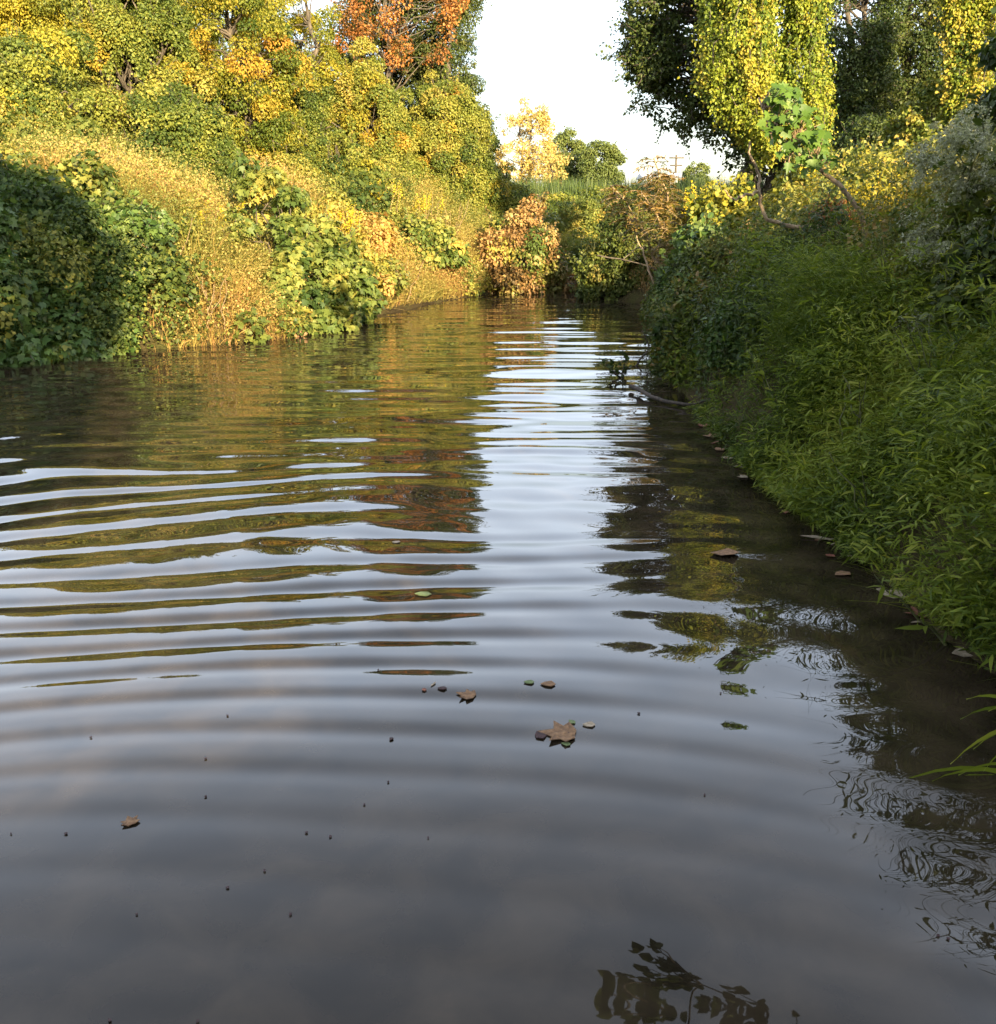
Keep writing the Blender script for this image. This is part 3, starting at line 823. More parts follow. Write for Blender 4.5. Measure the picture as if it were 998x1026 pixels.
def far_building():
    p = at(663, 186, 105)
    g = float(ground_z(p[0], p[1])); o = np.array([p[0], p[1], g])
    r = thing('white_building', 'low white building with a shallow roof far off beside the utility pole', 'building', o)
    top = at(663, 179, 105)[2]
    W = 4.4
    b = []; bmesh_box(b, (o[0], o[1], (g + top) / 2 - .1), (W, 5, top - g + .2)); box_mesh('wall', b, plain_mat('white_siding', (.75, .75, .75)), r, o)
    zr = top - .002
    V = np.array([[-W / 2 - .2, -2.7, 0], [W / 2 + .2, -2.7, 0], [W / 2 + .2, 2.7, 0], [-W / 2 - .2, 2.7, 0], [-W / 2 - .2, 0, .55], [W / 2 + .2, 0, .55]]) + [0, 0, zr - g]
    tri = np.array([[0, 1, 5, 4], [2, 3, 4, 5], [0, 4, 3, 3], [1, 2, 5, 5], [0, 3, 2, 1]])
    me = bpy.data.meshes.new('roof'); me.from_pydata(V.tolist(), [], [[0, 1, 5, 4], [2, 3, 4, 5], [0, 4, 3], [1, 2, 5], [0, 3, 2, 1]])
    me.materials.append(plain_mat('pale_roof', (.6, .62, .66))); link(bpy.data.objects.new('roof', me), r)
    w = []
    for k in (-1.3, 0, 1.3):
        w = []
        bmesh_box(w, (o[0] + k, o[1] - 2.51, top - .9), (.7, .06, .8)); box_mesh('window', w, plain_mat('dark_glass', (.05, .06, .07)), r, o)


far_building()


def pole():
    p = at(676, 190, 150); g = float(ground_z(p[0], p[1])); o = np.array([p[0], p[1], g])
    r = thing('utility_pole', 'wooden utility pole with two crossarms far off on the skyline', 'utility pole', o)
    top = at(676, 155, 150)[2]
    T = Tubes(8); T.add([o, (o[0], o[1], (g + top) / 2), (o[0], o[1], top)], [.19, .17, .14]); T.build('pole', M['bark'], r, o)
    for k, zz in enumerate((top - .45, top - 1.5)):
        b = []; bmesh_box(b, (o[0], o[1] - .22, zz), (2.2 - .4 * k, .15, .18)); box_mesh('crossarm', b, M['bark'], r, o)
    for xx in (-1.1, -.5, .5, 1.1):
        T = Tubes(6); T.add([(o[0] + xx, o[1] - .22, top - .40), (o[0] + xx, o[1] - .22, top - .15)], [.07, .05]); T.build('insulator', plain_mat('insulator_glass', (.4, .42, .45)), r, o)


pole()

# ------------------------------------------------------------------ right bank trees
RT = 'trees on the right bank'
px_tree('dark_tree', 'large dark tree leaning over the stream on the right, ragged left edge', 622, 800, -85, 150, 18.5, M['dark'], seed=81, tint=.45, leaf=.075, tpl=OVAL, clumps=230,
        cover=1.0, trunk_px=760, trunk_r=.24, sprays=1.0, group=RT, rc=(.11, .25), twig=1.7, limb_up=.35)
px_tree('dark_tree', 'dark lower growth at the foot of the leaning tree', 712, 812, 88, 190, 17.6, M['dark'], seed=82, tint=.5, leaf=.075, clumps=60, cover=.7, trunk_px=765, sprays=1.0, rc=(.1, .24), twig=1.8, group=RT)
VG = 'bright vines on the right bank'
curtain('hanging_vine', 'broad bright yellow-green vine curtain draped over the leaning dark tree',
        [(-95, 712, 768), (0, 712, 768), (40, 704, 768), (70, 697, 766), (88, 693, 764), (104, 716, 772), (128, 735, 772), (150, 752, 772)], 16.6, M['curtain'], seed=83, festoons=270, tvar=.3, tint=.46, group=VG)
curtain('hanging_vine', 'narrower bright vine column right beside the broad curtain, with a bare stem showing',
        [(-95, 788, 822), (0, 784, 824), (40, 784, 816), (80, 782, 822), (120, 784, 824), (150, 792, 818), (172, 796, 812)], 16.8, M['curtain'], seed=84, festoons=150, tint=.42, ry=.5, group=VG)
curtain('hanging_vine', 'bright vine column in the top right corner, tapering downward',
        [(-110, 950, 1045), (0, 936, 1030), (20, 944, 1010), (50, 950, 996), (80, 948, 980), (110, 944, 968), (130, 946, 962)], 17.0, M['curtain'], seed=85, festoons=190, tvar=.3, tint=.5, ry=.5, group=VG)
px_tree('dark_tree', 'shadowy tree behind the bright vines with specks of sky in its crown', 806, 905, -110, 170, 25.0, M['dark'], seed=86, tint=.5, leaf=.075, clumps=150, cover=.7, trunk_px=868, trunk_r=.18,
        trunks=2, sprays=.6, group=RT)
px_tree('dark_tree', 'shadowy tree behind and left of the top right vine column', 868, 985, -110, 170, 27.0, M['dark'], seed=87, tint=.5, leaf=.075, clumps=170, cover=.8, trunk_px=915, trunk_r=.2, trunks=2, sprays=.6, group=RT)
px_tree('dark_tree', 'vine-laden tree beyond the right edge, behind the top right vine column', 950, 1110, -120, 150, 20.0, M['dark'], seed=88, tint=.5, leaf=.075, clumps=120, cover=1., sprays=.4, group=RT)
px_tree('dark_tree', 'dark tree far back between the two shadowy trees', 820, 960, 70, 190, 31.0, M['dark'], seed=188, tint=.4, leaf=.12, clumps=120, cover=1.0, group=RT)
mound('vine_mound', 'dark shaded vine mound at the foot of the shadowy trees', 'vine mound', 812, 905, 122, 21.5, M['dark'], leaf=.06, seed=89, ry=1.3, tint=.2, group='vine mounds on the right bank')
mound('vine_mound', 'sunlit green vine mound right of the shadowy hollow', 'vine mound', 872, 948, 96, 17.5, M['vine'], leaf=.075, seed=90, ry=1.0, tint=.45, group='vine mounds on the right bank')

# ------------------------------------------------------------------ right bank: weeds and grass
def right_cover():
    rng = np.random.default_rng(101)
    # stilt grass: arching stems with narrow leaves
    def m(x, y):
        d = water_dist(x, y); wr, wf = weights(x, y)
        dens = np.interp(y + .5 * nz_zone(x * 2, y * 2), [1, 6.8, 7.8, 8.6], [1, 1, .35, 0])
        return (d > -.08) * (wr > .5) * in_view(x, y, .66) * (d < np.interp(y, [1, 5, 9], [2.4, 1.9, 1.3]) + .25 * nz_zone(x * 2, y * 2)) * dens * np.clip(.85 + .35 * nz_zone(x * 1.4, y * 1.4) - .35 * (d < .3) + .5 * nz_fine(x, y), .14, 1)
    x, y, z = scatter(150000, 1.4, 6, 1.2, 12, m, rng)
    n = len(x); sn = slope_normal(x, y); d = water_dist(x, y)
    out = sn * np.array([1, 1, 0]); out = unit(out + rng.normal(0, .25, out.shape) * [1, 1, 0])
    hh = (.46 + .15 * nz_mound(x, y)) * rng.uniform(.55, 1.2, n); hh = np.clip(hh, .14, .95) * (.75 + .25 * sstep(0, .5, d))
    tintb = .45 + .17 * nz_tint(x * 1.3, y * 1.3) + rng.normal(0, .12, n)
    hh = hh * np.clip(1 + .35 * nz_fine(x * .9, y * .9), .4, 1.7)
    LS = Leaves(); SL = Leaves()
    base = np.stack([x, y, np.maximum(z, .0)], -1)
    SL.blades(base, UP + out * .45 + rng.normal(0, .18, (n, 3)), hh, .004, .45, tintb - .1, rng, 4)
    for k in range(9):
        t = (k + rng.uniform(.2, 1.0, n)) / 9.3
        P = base + hh[:, None] * (t[:, None] * unit(UP + out * .45) + (.45 * t ** 2)[:, None] * (out * .6 - UP * .75)) + rng.normal(0, .018, (n, 3))
        az = rng.uniform(0, 2 * np.pi, n)
        o = np.stack([np.cos(az), np.sin(az), rng.uniform(-.35, .5, n)], -1) + out * .5
        keep = t > .22
        LS.add(P[keep], (UP * .8 + out * .2 + rng.normal(0, .4, (n, 3)))[keep], o[keep], (.050 * rng.uniform(.5, 1.5, n))[keep], (tintb + rng.normal(0, .12, n))[keep], LANCE_M if k % 3 == 0 else LANCE, rng)
    LS.V += SL.V; LS.F += [f + LS.c for f in SL.F]; LS.T += SL.T; LS.c += SL.c
    xx, yy, zz = scatter(6000, 1.5, 5, 1.6, 10, lambda x, y: m(x, y) * (water_dist(x, y) > .4), rng); kk = len(xx)
    o2 = unit(slope_normal(xx, yy) * np.array([1, 1, 0]) + rng.normal(0, .35, (kk, 3)) * [1, 1, 0])
    LS.blades(np.stack([xx, yy, np.maximum(zz, 0)], -1), UP + o2 * .35 + rng.normal(0, .18, (kk, 3)), rng.uniform(.3, .65, kk), rng.uniform(.005, .011, kk), rng.uniform(.4, 1.1, kk), .55 + .2 * nz_tint(xx, yy) + rng.normal(0, .15, kk), rng, 5)
    xx, yy, zz = scatter(5200, 1.5, 5, 2, 10, m, rng)
    sn2 = slope_normal(xx, yy)
    for i in range(len(xx)):
        tb = .42 + .2 * nz_tint(xx[i] * 1.3, yy[i] * 1.3) + rng.normal(0, .16)
        c = np.array([xx[i], yy[i], max(zz[i], 0)]) + (sn2[i] * .4 + UP * .6) * rng.uniform(.1, .62)
        c[2] = max(c[2], .07)
        if water_dist(xx[i], yy[i]) < .25:
            c[2] = max(.05, min(c[2], .26))
        o = unit(rng.normal(0, 1, (16, 3)) + UP * .3 + sn2[i] * .5)
        kk = rng.uniform(.3, 1, 16)
        LS.add(c + o * (kk * rng.uniform(.04, .11))[:, None], UP * .7 + rng.normal(0, .4, (16, 3)), o - UP * .25, rng.uniform(.035, .065) * rng.uniform(.7, 1.2, 16), tb + rng.normal(0, .1, 16), LANCE if i % 5 else LANCE_W, rng)
    tag(LS.build('bank_grass', M['grass']), 'dense shaded green stilt grass arching over the right bank', 'grass', kind='stuff')

    # mixed broad weeds behind and beyond the grass
    def m2(x, y):
        d = water_dist(x, y); wr, wf = weights(x, y)
        return (d > -.02) * (wr > .5) * (d < 9) * in_view(x, y, .66) * np.clip(np.interp(y, [4, 7.0, 9], [.35, .8, 1.0]) + .3 * nz_zone(x, y), .05, 1) * ((y > 7.4) | (d > .9))
    x, y, z = scatter(420000, 1.6, 13, 3, 25, m2, rng)
    n = len(x); sn = slope_normal(x, y); d = water_dist(x, y)
    h = np.clip(.50 + .20 * nz_mound(x * 1.2, y * 1.2) + .16 * nz_fine(x * .8, y * .8), .05, 1.1) * (.45 + .55 * sstep(0, .6, d)) * np.interp(x - .12 * y, [2.2, 3.6], [1, .6]) * np.interp(y, [9, 11, 18], [1, .6, .8])
    P = np.stack([x, y, z], -1) + (sn * .3 + UP * .7) * (h * rng.uniform(.2, 1.08, n))[:, None]
    P[:, 2] = np.maximum(P[:, 2], .04)
    LS = Leaves()
    small = rng.random(n) < .6
    for sel, tpl, sz in ((small, LANCE_M, .055), (~small, OVAL, .036)):
        k = sel.sum()
        LS.add(P[sel], (sn[sel] * .4 + UP * .4 + rng.normal(0, .45, (k, 3))), rng.normal(0, .7, (k, 3)) - UP * .15, sz * rng.uniform(.55, 1.3, k), (.42 + .2 * nz_tint(x, y) + rng.normal(0, .14, n))[sel], tpl, rng)
    xx, yy, zz = scatter(2600, 1.8, 9, 6, 20, m2, rng)
    sn2 = slope_normal(xx, yy)
    for i in range(len(xx)):
        clump_leaves(LS, np.array([xx[i], yy[i], zz[i]]) + (sn2[i] * .3 + UP * .7) * rng.uniform(.1, .62), rng.uniform(.08, .2), unit(sn2[i] + UP), (.04, .045, .06, .05)[i % 4], .6,
                     .42 + .28 * nz_tint(xx[i], yy[i]) + rng.normal(0, .18), (OVAL, OVAL, LANCE_M, LANCE_W)[i % 4], rng, flat=1.3)
    x, y, z = scatter(26000, 1.6, 11, 4, 22, lambda x, y: m2(x, y) * .9, rng); nn = len(x)
    LS.blades(np.stack([x, y, z], -1), UP + rng.normal(0, .25, (nn, 3)), rng.uniform(.35, 1.0, nn) * np.interp(y, [9, 11, 18], [1, .65, .8]), rng.uniform(.005, .012, nn), rng.uniform(.1, .7, nn), .5 + .25 * nz_tint(x, y) + rng.normal(0, .18, nn), rng, 4)
    tag(LS.build('weed_foliage', M['weed']), 'tangled dull green weeds over the top of the right bank', 'ground cover', kind='stuff')


def crest_cover():
    rng = np.random.default_rng(107)
    def m(x, y):
        d = water_dist(x, y); wr, wf = weights(x, y)
        return (d > 1.0) * (wr > .5) * in_view(x, y, .64) * np.clip(.55 + .6 * nz_zone(x * 1.3, y * 1.3), .08, 1)
    x, y, z = scatter(130000, 2.4, 10, 9.3, 18, m, rng); n = len(x)
    h = np.clip(.42 + .13 * nz_mound(x, y) + .15 * nz_fine(x * .8, y * .8), .08, .85)
    P = np.stack([x, y, z + h * rng.uniform(.35, 1.1, n)], -1)
    LS = Leaves()
    LS.add(P, UP * .4 + np.array([.1, -.3, 0]) + rng.normal(0, .5, (n, 3)), rng.normal(0, .7, (n, 3)) - UP * .2, .05 * rng.uniform(.5, 1.6, n), .45 + .24 * nz_tint(x, y) + rng.normal(0, .16, n), OVAL, rng)
    tag(LS.build('crest_foliage', M['cover']), 'golden yellow weeds lit by the sun along the crest of the right bank', 'ground cover', kind='stuff')


LANCE_M = _t([(0, 0, 0), (-.085, .28, .02), (.085, .28, .02), (-.065, .62, -.02), (.065, .62, -.02), (0, 1, -.16)],
             [(0, 2, 1), (1, 2, 4), (1, 4, 3), (3, 4, 5)])
LANCE_W = _t([(0, 0, 0), (-.11, .28, .02), (.11, .28, .02), (-.085, .62, -.02), (.085, .62, -.02), (0, 1, -.14)],
             [(0, 2, 1), (1, 2, 4), (1, 4, 3), (3, 4, 5)])
left_weeds()
right_cover()
crest_cover()

WB = 'leafy bushes along the right bank'
mound('leafy_bush', 'dark leafy bush at the water just beyond the stick', 'shrub', 672, 760, 236, 10.8, M['weed'], leaf=.06, tpl=OVATE, seed=111, ry=.7, tint=.25, base=.02, low=-.3, sprays=.5, group=WB, stem_mat=M['stem'])
mound('leafy_bush', 'dark green bush hanging over the narrow far water', 'shrub', 574, 676, 212, 19.8, M['weed'], leaf=.065, tpl=OVATE, seed=112, ry=.9, tint=.30, base=.02, low=-.3, sprays=.5, group=WB, stem_mat=M['stem'])
mound('leafy_bush', 'fresh green low bush at the far end of the stream', 'shrub', 566, 620, 232, 23.4, M['kudzu'], leaf=.065, tpl=OVAL, seed=113, ry=.9, tint=.34, base=.02, low=-.3, sprays=.4, group=WB, stem_mat=M['stem'])
mound('leafy_bush', 'yellow-green sunlit bush on the far bank right of the withered shrub', 'shrub', 552, 612, 203, 27.6, M['kudzu'], leaf=.065, tpl=OVAL, seed=114, ry=1.0, tint=.42, sprays=.3, group=WB, stem_mat=M['stem'])
mound('leafy_bush', 'sunlit bush of bright yellow leaves behind the bare curved branch', 'shrub', 690, 770, 170, 13.2, M['yellow'], leaf=.085, tpl=OVATE, seed=115, accent=(M['kudzu'], .4), ry=.8, tint=.34, tvar=.34, sprays=.3, cover=.55, group=WB, stem_mat=M['stem'])
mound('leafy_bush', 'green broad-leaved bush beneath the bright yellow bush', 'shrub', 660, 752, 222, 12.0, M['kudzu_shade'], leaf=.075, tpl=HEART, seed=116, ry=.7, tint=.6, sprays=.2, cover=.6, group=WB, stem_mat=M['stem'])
mound('leafy_bush', 'yellow-green bush in sun below the narrow vine column', 'shrub', 762, 842, 158, 12.6, M['kudzu'], leaf=.065, tpl=OVATE, seed=117, accent=(M['yellow'], .3), ry=.8, tint=.5, cover=.7, sprays=.3, group=WB, stem_mat=M['stem'])
for a_, b_, t_, Y_, m_, tn_, sd_, lb_, ac_ in (
        (662, 716, 290, 9.2, 'weed', .30, 601, 'dark ragged weedy bush at the water behind the long stick', ('kudzu_shade', .3)), (692, 748, 246, 9.9, 'weed', .50, 602, 'dull green ragged bush left of the dead branch', ('brown', .12)),
        (742, 800, 238, 8.8, 'grass', .55, 603, 'fresh green leafy bush just below the dead branch', ('weed', .35)), (806, 872, 236, 8.4, 'weed', .62, 604, 'brownish weedy bush below the rust-red shrub and the fork of the sapling', ('brown', .18)),
        (866, 940, 226, 8.0, 'weed', .42, 605, 'dark mixed bush left of the pale-flowered plant', ('kudzu_shade', .25)), (716, 770, 298, 7.9, 'kudzu_shade', .4, 606, 'low broad-leaved bush where the grass slope begins', ('weed', .3)),
        (905, 968, 300, 6.3, 'weed', .35, 607, 'dark low bush beneath the pale-flowered plant', ('grass', .3))):
    mound('weedy_bush', lb_, 'shrub', a_, b_, t_, Y_, M[m_], leaf=.052, tpl=OVATE, seed=sd_, ry=.42, tint=tn_, tvar=.2, sprays=.9, cover=.6, rc=(.12, .3), accent=(M[ac_[0]], ac_[1]), hang=.3, group='weedy bushes on the right bank', stem_mat=M['stem'])
mound('dead_shrub', 'small rust-red dead shrub behind the leaning branch', 'shrub', 800, 852, 197, 8.8, M['rust'], leaf=.05, tpl=LANCE_W, seed=118, ry=.25, tint=.5, cover=.5, sprays=.8, hang=.2)

# goldenrods
GR = 'goldenrods in sun on the right bank'
gold_spots = [(845, 166, 11.0, 'goldenrod clump nearest the leaning sapling'), (872, 158, 12.2, 'goldenrod clump just below the shaded vine mound'), (897, 170, 10.8, 'bright goldenrod in the middle of the sunlit patch'),
              (915, 160, 12.0, 'goldenrod clump below the sunlit green vine mound'), (936, 172, 10.2, 'goldenrod nearest the pale-flowered plant'), (862, 184, 10.0, 'shorter goldenrod in front, above the rust-red shrub'),
              (914, 188, 9.6, 'shorter goldenrod at the front right of the patch'), (690, 190, 14.6, 'goldenrod beside the feathery brown weed'), (720, 182, 13.8, 'goldenrod left of the bare upturned branch'),
              (820, 176, 10.6, 'goldenrod at the foot of the leaning sapling'), (952, 160, 12.6, 'goldenrod farthest right, below the vine column in the corner'), (885, 194, 9.4, 'low goldenrod nearest the grass in the centre of the patch')]
for i, (px, py, Y, lb) in enumerate(gold_spots):
    p = at(px, py, Y); g = float(ground_z(p[0], Y)); b = np.array([p[0], Y, g])
    r = thing('goldenrod', 'yellow ' + lb, 'goldenrod', b, GR)
    tall_weed(r, b, max(.5, p[2] - g), np.random.default_rng(130 + i), M['cover'], M['gold'], .10, 9, .20, .42, .2)

# feathery brown weed (tall compound leaves)
def feathery():
    rng = np.random.default_rng(141)
    specs = [((628, 150, 14.2), 'tallest feathery weed with reddish-brown drooping fronds against the field'), ((612, 186, 15.0), 'feathery brown weed leaning over the water'),
             ((660, 176, 13.8), 'feathery weed with tan fronds right of the tallest one'), ((642, 192, 13.2), 'short feathery weed in front of the others')]
    specs[0] = ((655, 158, 14.2), specs[0][1])
    for (px, py, Y), lb in specs:
        p = at(px, py, Y); bx = max(p[0] + .25, 2.85); g = float(ground_z(bx, Y)); b = np.array([bx, Y, g])
        r = thing('feathery_weed', lb, 'weed', b, 'feathery brown weeds on the right bank')
        LS, TB = Leaves(), Tubes(4)
        main = crooked(b, p, 8, .03, rng); TB.add(main, np.linspace(.028, .010, 8))
        for k in range(64):
            t = rng.uniform(.35, 1); q = b + (p - b) * t
            az = rng.uniform(0, 2 * np.pi); L = rng.uniform(.3, .55) * (1.15 - .5 * t)
            o = np.array([np.cos(az), np.sin(az), .35]); s = np.linspace(0, 1, 7)[:, None]
            pts = q + o * L * s + np.array([0, 0, -.55]) * L * s ** 2
            TB.add(pts, np.linspace(.005, .002, 7))
            m = 30; u = rng.uniform(.1, 1, m)[:, None]
            P = q + o * L * u + np.array([0, 0, -.55]) * L * u ** 2
            sd = np.cross(o, UP) * rng.choice([-1, 1], (m, 1))
            LS.add(P, UP + rng.normal(0, .3, (m, 3)), sd + o * .5 - UP * .5 + rng.normal(0, .2, (m, 3)), 0.085 * rng.uniform(.7, 1.2, m), .2 + .5 * t * rng.random() + rng.normal(0, .12, m), LANCE_W, rng)
        LS.build('fronds', M['frond'], r, b); TB.build('stems', M['twig'], r, b)


feathery()

# weeds standing out of the grass
WD = 'upright weeds on the right bank'
weed_spots = [(965, 470, 3.9, .36, 'broad-leaved weed leaning over the water at the foot of the right bank', OVATE, .13), (905, 300, 6.4, .5, 'pale green upright weed on the crest of the grassy bank', LANCE_W, .13),
              (960, 380, 4.6, .5, 'tall weed with long leaves near the right edge, below the pale-flowered plant', LANCE_M, .12), (700, 320, 8.9, .6, 'bushy weed at the left end of the grassy bank', LANCE_W, .11),
              (735, 270, 9.6, .8, 'upright weed behind the grassy bank, below the bare branch', LANCE_W, .13), (790, 262, 9.0, .7, 'weed with narrow leaves right of the bare branch', LANCE_W, .12),
              (975, 590, 3.3, .3, 'low weed with lance leaves at the right edge just above the overhanging blades', LANCE_W, .12), (870, 440, 4.9, .4, 'fresh green weed in the middle of the grass slope', LANCE_W, .12),
              (760, 360, 7.0, .4, 'light green weed on the grass slope near the water', LANCE_W, .11), (850, 250, 8.3, .6, 'dull weed below the rust-red shrub', OVATE, .11),
              (795, 420, 6.0, .4, 'broad-leaved weed halfway along the grass slope', OVATE, .09), (900, 520, 4.1, .35, 'bright lance-leaved weed low on the grass slope above the pale floating leaf', LANCE_W, .10),
              (830, 340, 6.9, .5, 'thin weed rising from the middle of the grass crest', LANCE_M, .10), (690, 375, 8.7, .4, 'low broad-leaved weed at the water near the long stick', OVATE, .08)]
for i, (px, py, Y, h, lb, tpl, lf) in enumerate(weed_spots):
    p = at(px, py, Y); g = float(ground_z(p[0], Y)); b = np.array([p[0], Y, max(g, .02)])
    r = thing('leafy_weed', lb, 'weed', b, WD)
    tall_weed(r, b, max(h, p[2] - b[2]), np.random.default_rng(150 + i), M['grass'], None, lf, 7, .16, 0, .55, tpl, lean=(-.12 if py < 450 else .05, -.05, 0), every=.035)


# pale-flowered plant at the right edge
def pale_plant():
    rng = np.random.default_rng(161)
    Y = 5.9; b = at(1000, 330, Y); g = float(ground_z(b[0], Y)); b[2] = g
    r = thing('pale_flowered_plant', 'tall shaded plant with drooping pale grey-green flower clusters at the right edge', 'plant', b)
    LS, BL, TB = Leaves(), Leaves(), Tubes(5)
    for k in range(34):
        tip = at(rng.uniform(938, 1075), 105 + rng.uniform(0, 1) ** 1.3 * 190, Y + rng.normal(0, .28))
        if tip[0] < at(945, 200, Y)[0] and tip[2] > at(0, 130, Y)[2]:
            tip[0] += .25
        st = crooked(b + [rng.normal(0, .15), rng.normal(0, .15), 0], tip, 7, .04, rng, .10); TB.add(st, np.linspace(.012, .003, 7))
        n = 12; t = rng.uniform(.3, .95, n); P = b + (tip - b) * t[:, None] + rng.normal(0, .05, (n, 3))
        LS.add(P, UP * .7 + rng.normal(0, .4, (n, 3)), np.array([-.5, -.4, -.3]) + rng.normal(0, .5, (n, 3)), .12 * rng.uniform(.6, 1.2, n), .35 + rng.normal(0, .15, n), OVATE, rng)
        for c in range(7):
            cc = tip + np.array([rng.normal(-.05, .10), rng.normal(-.03, .1), -abs(rng.normal(0, .10))])
            d = unit(np.array([-.8, -.5, -.45]) + rng.normal(0, .35, 3)); m = 90
            u = rng.uniform(0, 1, m)
            Pb = cc + d * (.13 * u)[:, None] + rng.normal(0, .013, (m, 3)) + np.array([0, 0, -.03]) * (u ** 2)[:, None]
            BL.add(Pb, rng.normal(0, 1, (m, 3)) + UP, rng.normal(0, 1, (m, 3)), .017 * rng.uniform(.7, 1.3, m), .45 + rng.normal(0, .2, m), OVAL, rng)
    LS.build('leaves', M['weed'], r, b); BL.build('flower_clusters', M['white'], r, b); TB.build('stems', M['stem'], r, b)


pale_plant()
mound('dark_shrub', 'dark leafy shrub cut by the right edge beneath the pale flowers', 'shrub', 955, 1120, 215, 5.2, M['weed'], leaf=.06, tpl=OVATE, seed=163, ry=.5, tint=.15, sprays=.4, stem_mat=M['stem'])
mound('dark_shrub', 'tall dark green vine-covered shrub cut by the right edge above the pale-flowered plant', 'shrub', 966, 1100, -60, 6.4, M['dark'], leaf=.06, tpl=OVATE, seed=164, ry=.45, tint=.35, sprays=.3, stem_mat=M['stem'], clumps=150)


# leaning sapling with big leaves
def sapling():
    rng = np.random.default_rng(171); Y = 7.6
    px = [(862, 212), (842, 186), (815, 165), (790, 148), (773, 130), (764, 108), (760, 98)]
    pts = np.array([at(a, b_, Y + .05 * i) for i, (a, b_) in enumerate(px)])
    g = float(ground_z(pts[0, 0], Y)); base = np.array([pts[0, 0] + .35, Y + .3, g])
    r = thing('leaning_sapling', 'leaning sapling with large green lobed leaves in front of the bright vines', 'sapling', base)
    T = Tubes(7); T.add(np.vstack([[base], pts]), np.linspace(.022, .006, 8)); 
    LS = Leaves()
    for k in range(210):
        qy = rng.uniform(86, 170)
        c = at(rng.uniform(np.interp(qy, [86, 120, 170], [772, 764, 786]), np.interp(qy, [86, 120, 170], [798, 822, 838])), qy, Y + rng.normal(0, .12))
        j = int(np.argmin(((pts - c) ** 2).sum(1)))
        T.add(crooked(pts[j], c, 4, .05, rng), [.006, .004, .003, .002])
        LS.add(c[None], np.array([[0, -.75, .55]]) + rng.normal(0, .4, (1, 3)), np.array([[.3, -.3, -.55]]) + rng.normal(0, .45, (1, 3)), .074 * rng.uniform(.6, 1.35), .40 + rng.normal(0, .25), LOBED, rng)
    T.build('trunk', M['twig'], r, base); LS.build('crown', M['brightgreen'], r, base)


sapling()


def stick(name, label, cat, branches, mat, rad, seed=1):
    rng = np.random.default_rng(seed)
    o = np.asarray(branches[0][0], float)
    T = Tubes(7)
    for k, br in enumerate(branches):
        p = np.asarray(br, float)
        t = np.linspace(0, 1, len(p)); tt = np.linspace(0, 1, len(p) * 3)
        q = np.stack([np.interp(tt, t, p[:, i]) for i in range(3)], -1) + rng.normal(0, rad * .35, (len(tt), 3))
        T.add(q, np.linspace(1, .35, len(tt)) * rad * (1 if k == 0 else .7))
    ob = T.build(name, mat, None, o); ob.location = o
    return tag(ob, label, cat)


Yb = 8.3
gb = at(868, 242, Yb); gb[2] = float(ground_z(gb[0], Yb))
stick('dead_branch', 'dead branch lying in the weeds whose bare pale end curves upward and forks', 'branch',
      [[gb, at(846, 234, Yb), at(812, 229, Yb), at(785, 226, Yb), at(768, 220, Yb), at(763, 208, Yb), at(760, 192, Yb), at(762, 178, Yb), at(756, 164, Yb), at(750, 154, Yb), at(752, 140, Yb)],
       [at(760, 193, Yb), at(748, 195, Yb - .05), at(735, 199, Yb - .1), at(726, 190, Yb - .15)]], M['twig'], .022, 1)
stick('fallen_branch', 'thin pale dead branch slanting through the dark bush by the far water', 'branch',
      [[at(598, 256, 18.4), at(625, 260, 18.2), at(648, 266, 18.0), at(680, 282, 17.9)], [at(625, 260, 18.2), at(636, 250, 18.2), at(642, 240, 18.2)]], M['bark'], .016, 3)
stick('fallen_branch', 'upright pale dead stem in the bush below the feathery weeds', 'branch',
      [[at(655, 285, 13.0), at(645, 255, 13.0), at(637, 236, 13.0)]], M['twig'], .018, 4)
w = [water_at(632, 392), water_at(655, 402), water_at(690, 410), water_at(722, 411)]
for q, zz in zip(w, (.05, .03, .04, .12)):
    q[2] = zz
stick('floating_stick', 'long dark curved stick lying on the water at the right bank', 'stick', [w], M['wet'], .022, 5)
w1 = water_at(636, 366)
stick('water_twig', 'thin crooked twig poking out of the water beside the right bank', 'twig', [[np.array([*w1[:2], -.05]), at(640, 362, w1[1]), at(652, 348, w1[1]), at(643, 331, w1[1])]], M['wet'], .014, 6)


def clod(px, py, size, label, seed):
    rng = np.random.default_rng(seed); p = water_at(px, py); p[2] = .02
    u = np.linspace(0, np.pi, 11); v = np.linspace(0, 2 * np.pi, 17)[:-1]
    U, W = np.meshgrid(u, v, indexing='ij')
    d = np.stack([np.sin(U) * np.cos(W), np.sin(U) * np.sin(W), np.cos(U)], -1)
    f = make_noise(seed, 8, 2, 6); r = 1 + .16 * f(d[..., 0] + d[..., 2], d[..., 1] - d[..., 2])
    V = (d * r[..., None] * np.array([1, .8, .7]) * size).reshape(-1, 3); n = 16
    i = np.arange(10)[:, None] * n; j = np.arange(n)[None]; k = (j + 1) % n
    q = np.stack([i + j, i + n + j, i + n + k, i + k], -1).reshape(-1, 4)
    o = mesh_np('earth_clod', V, q, M['clay'], smooth=True); o.location = p
    tag(o, label, 'clod', 'earth clods at the left waterline')


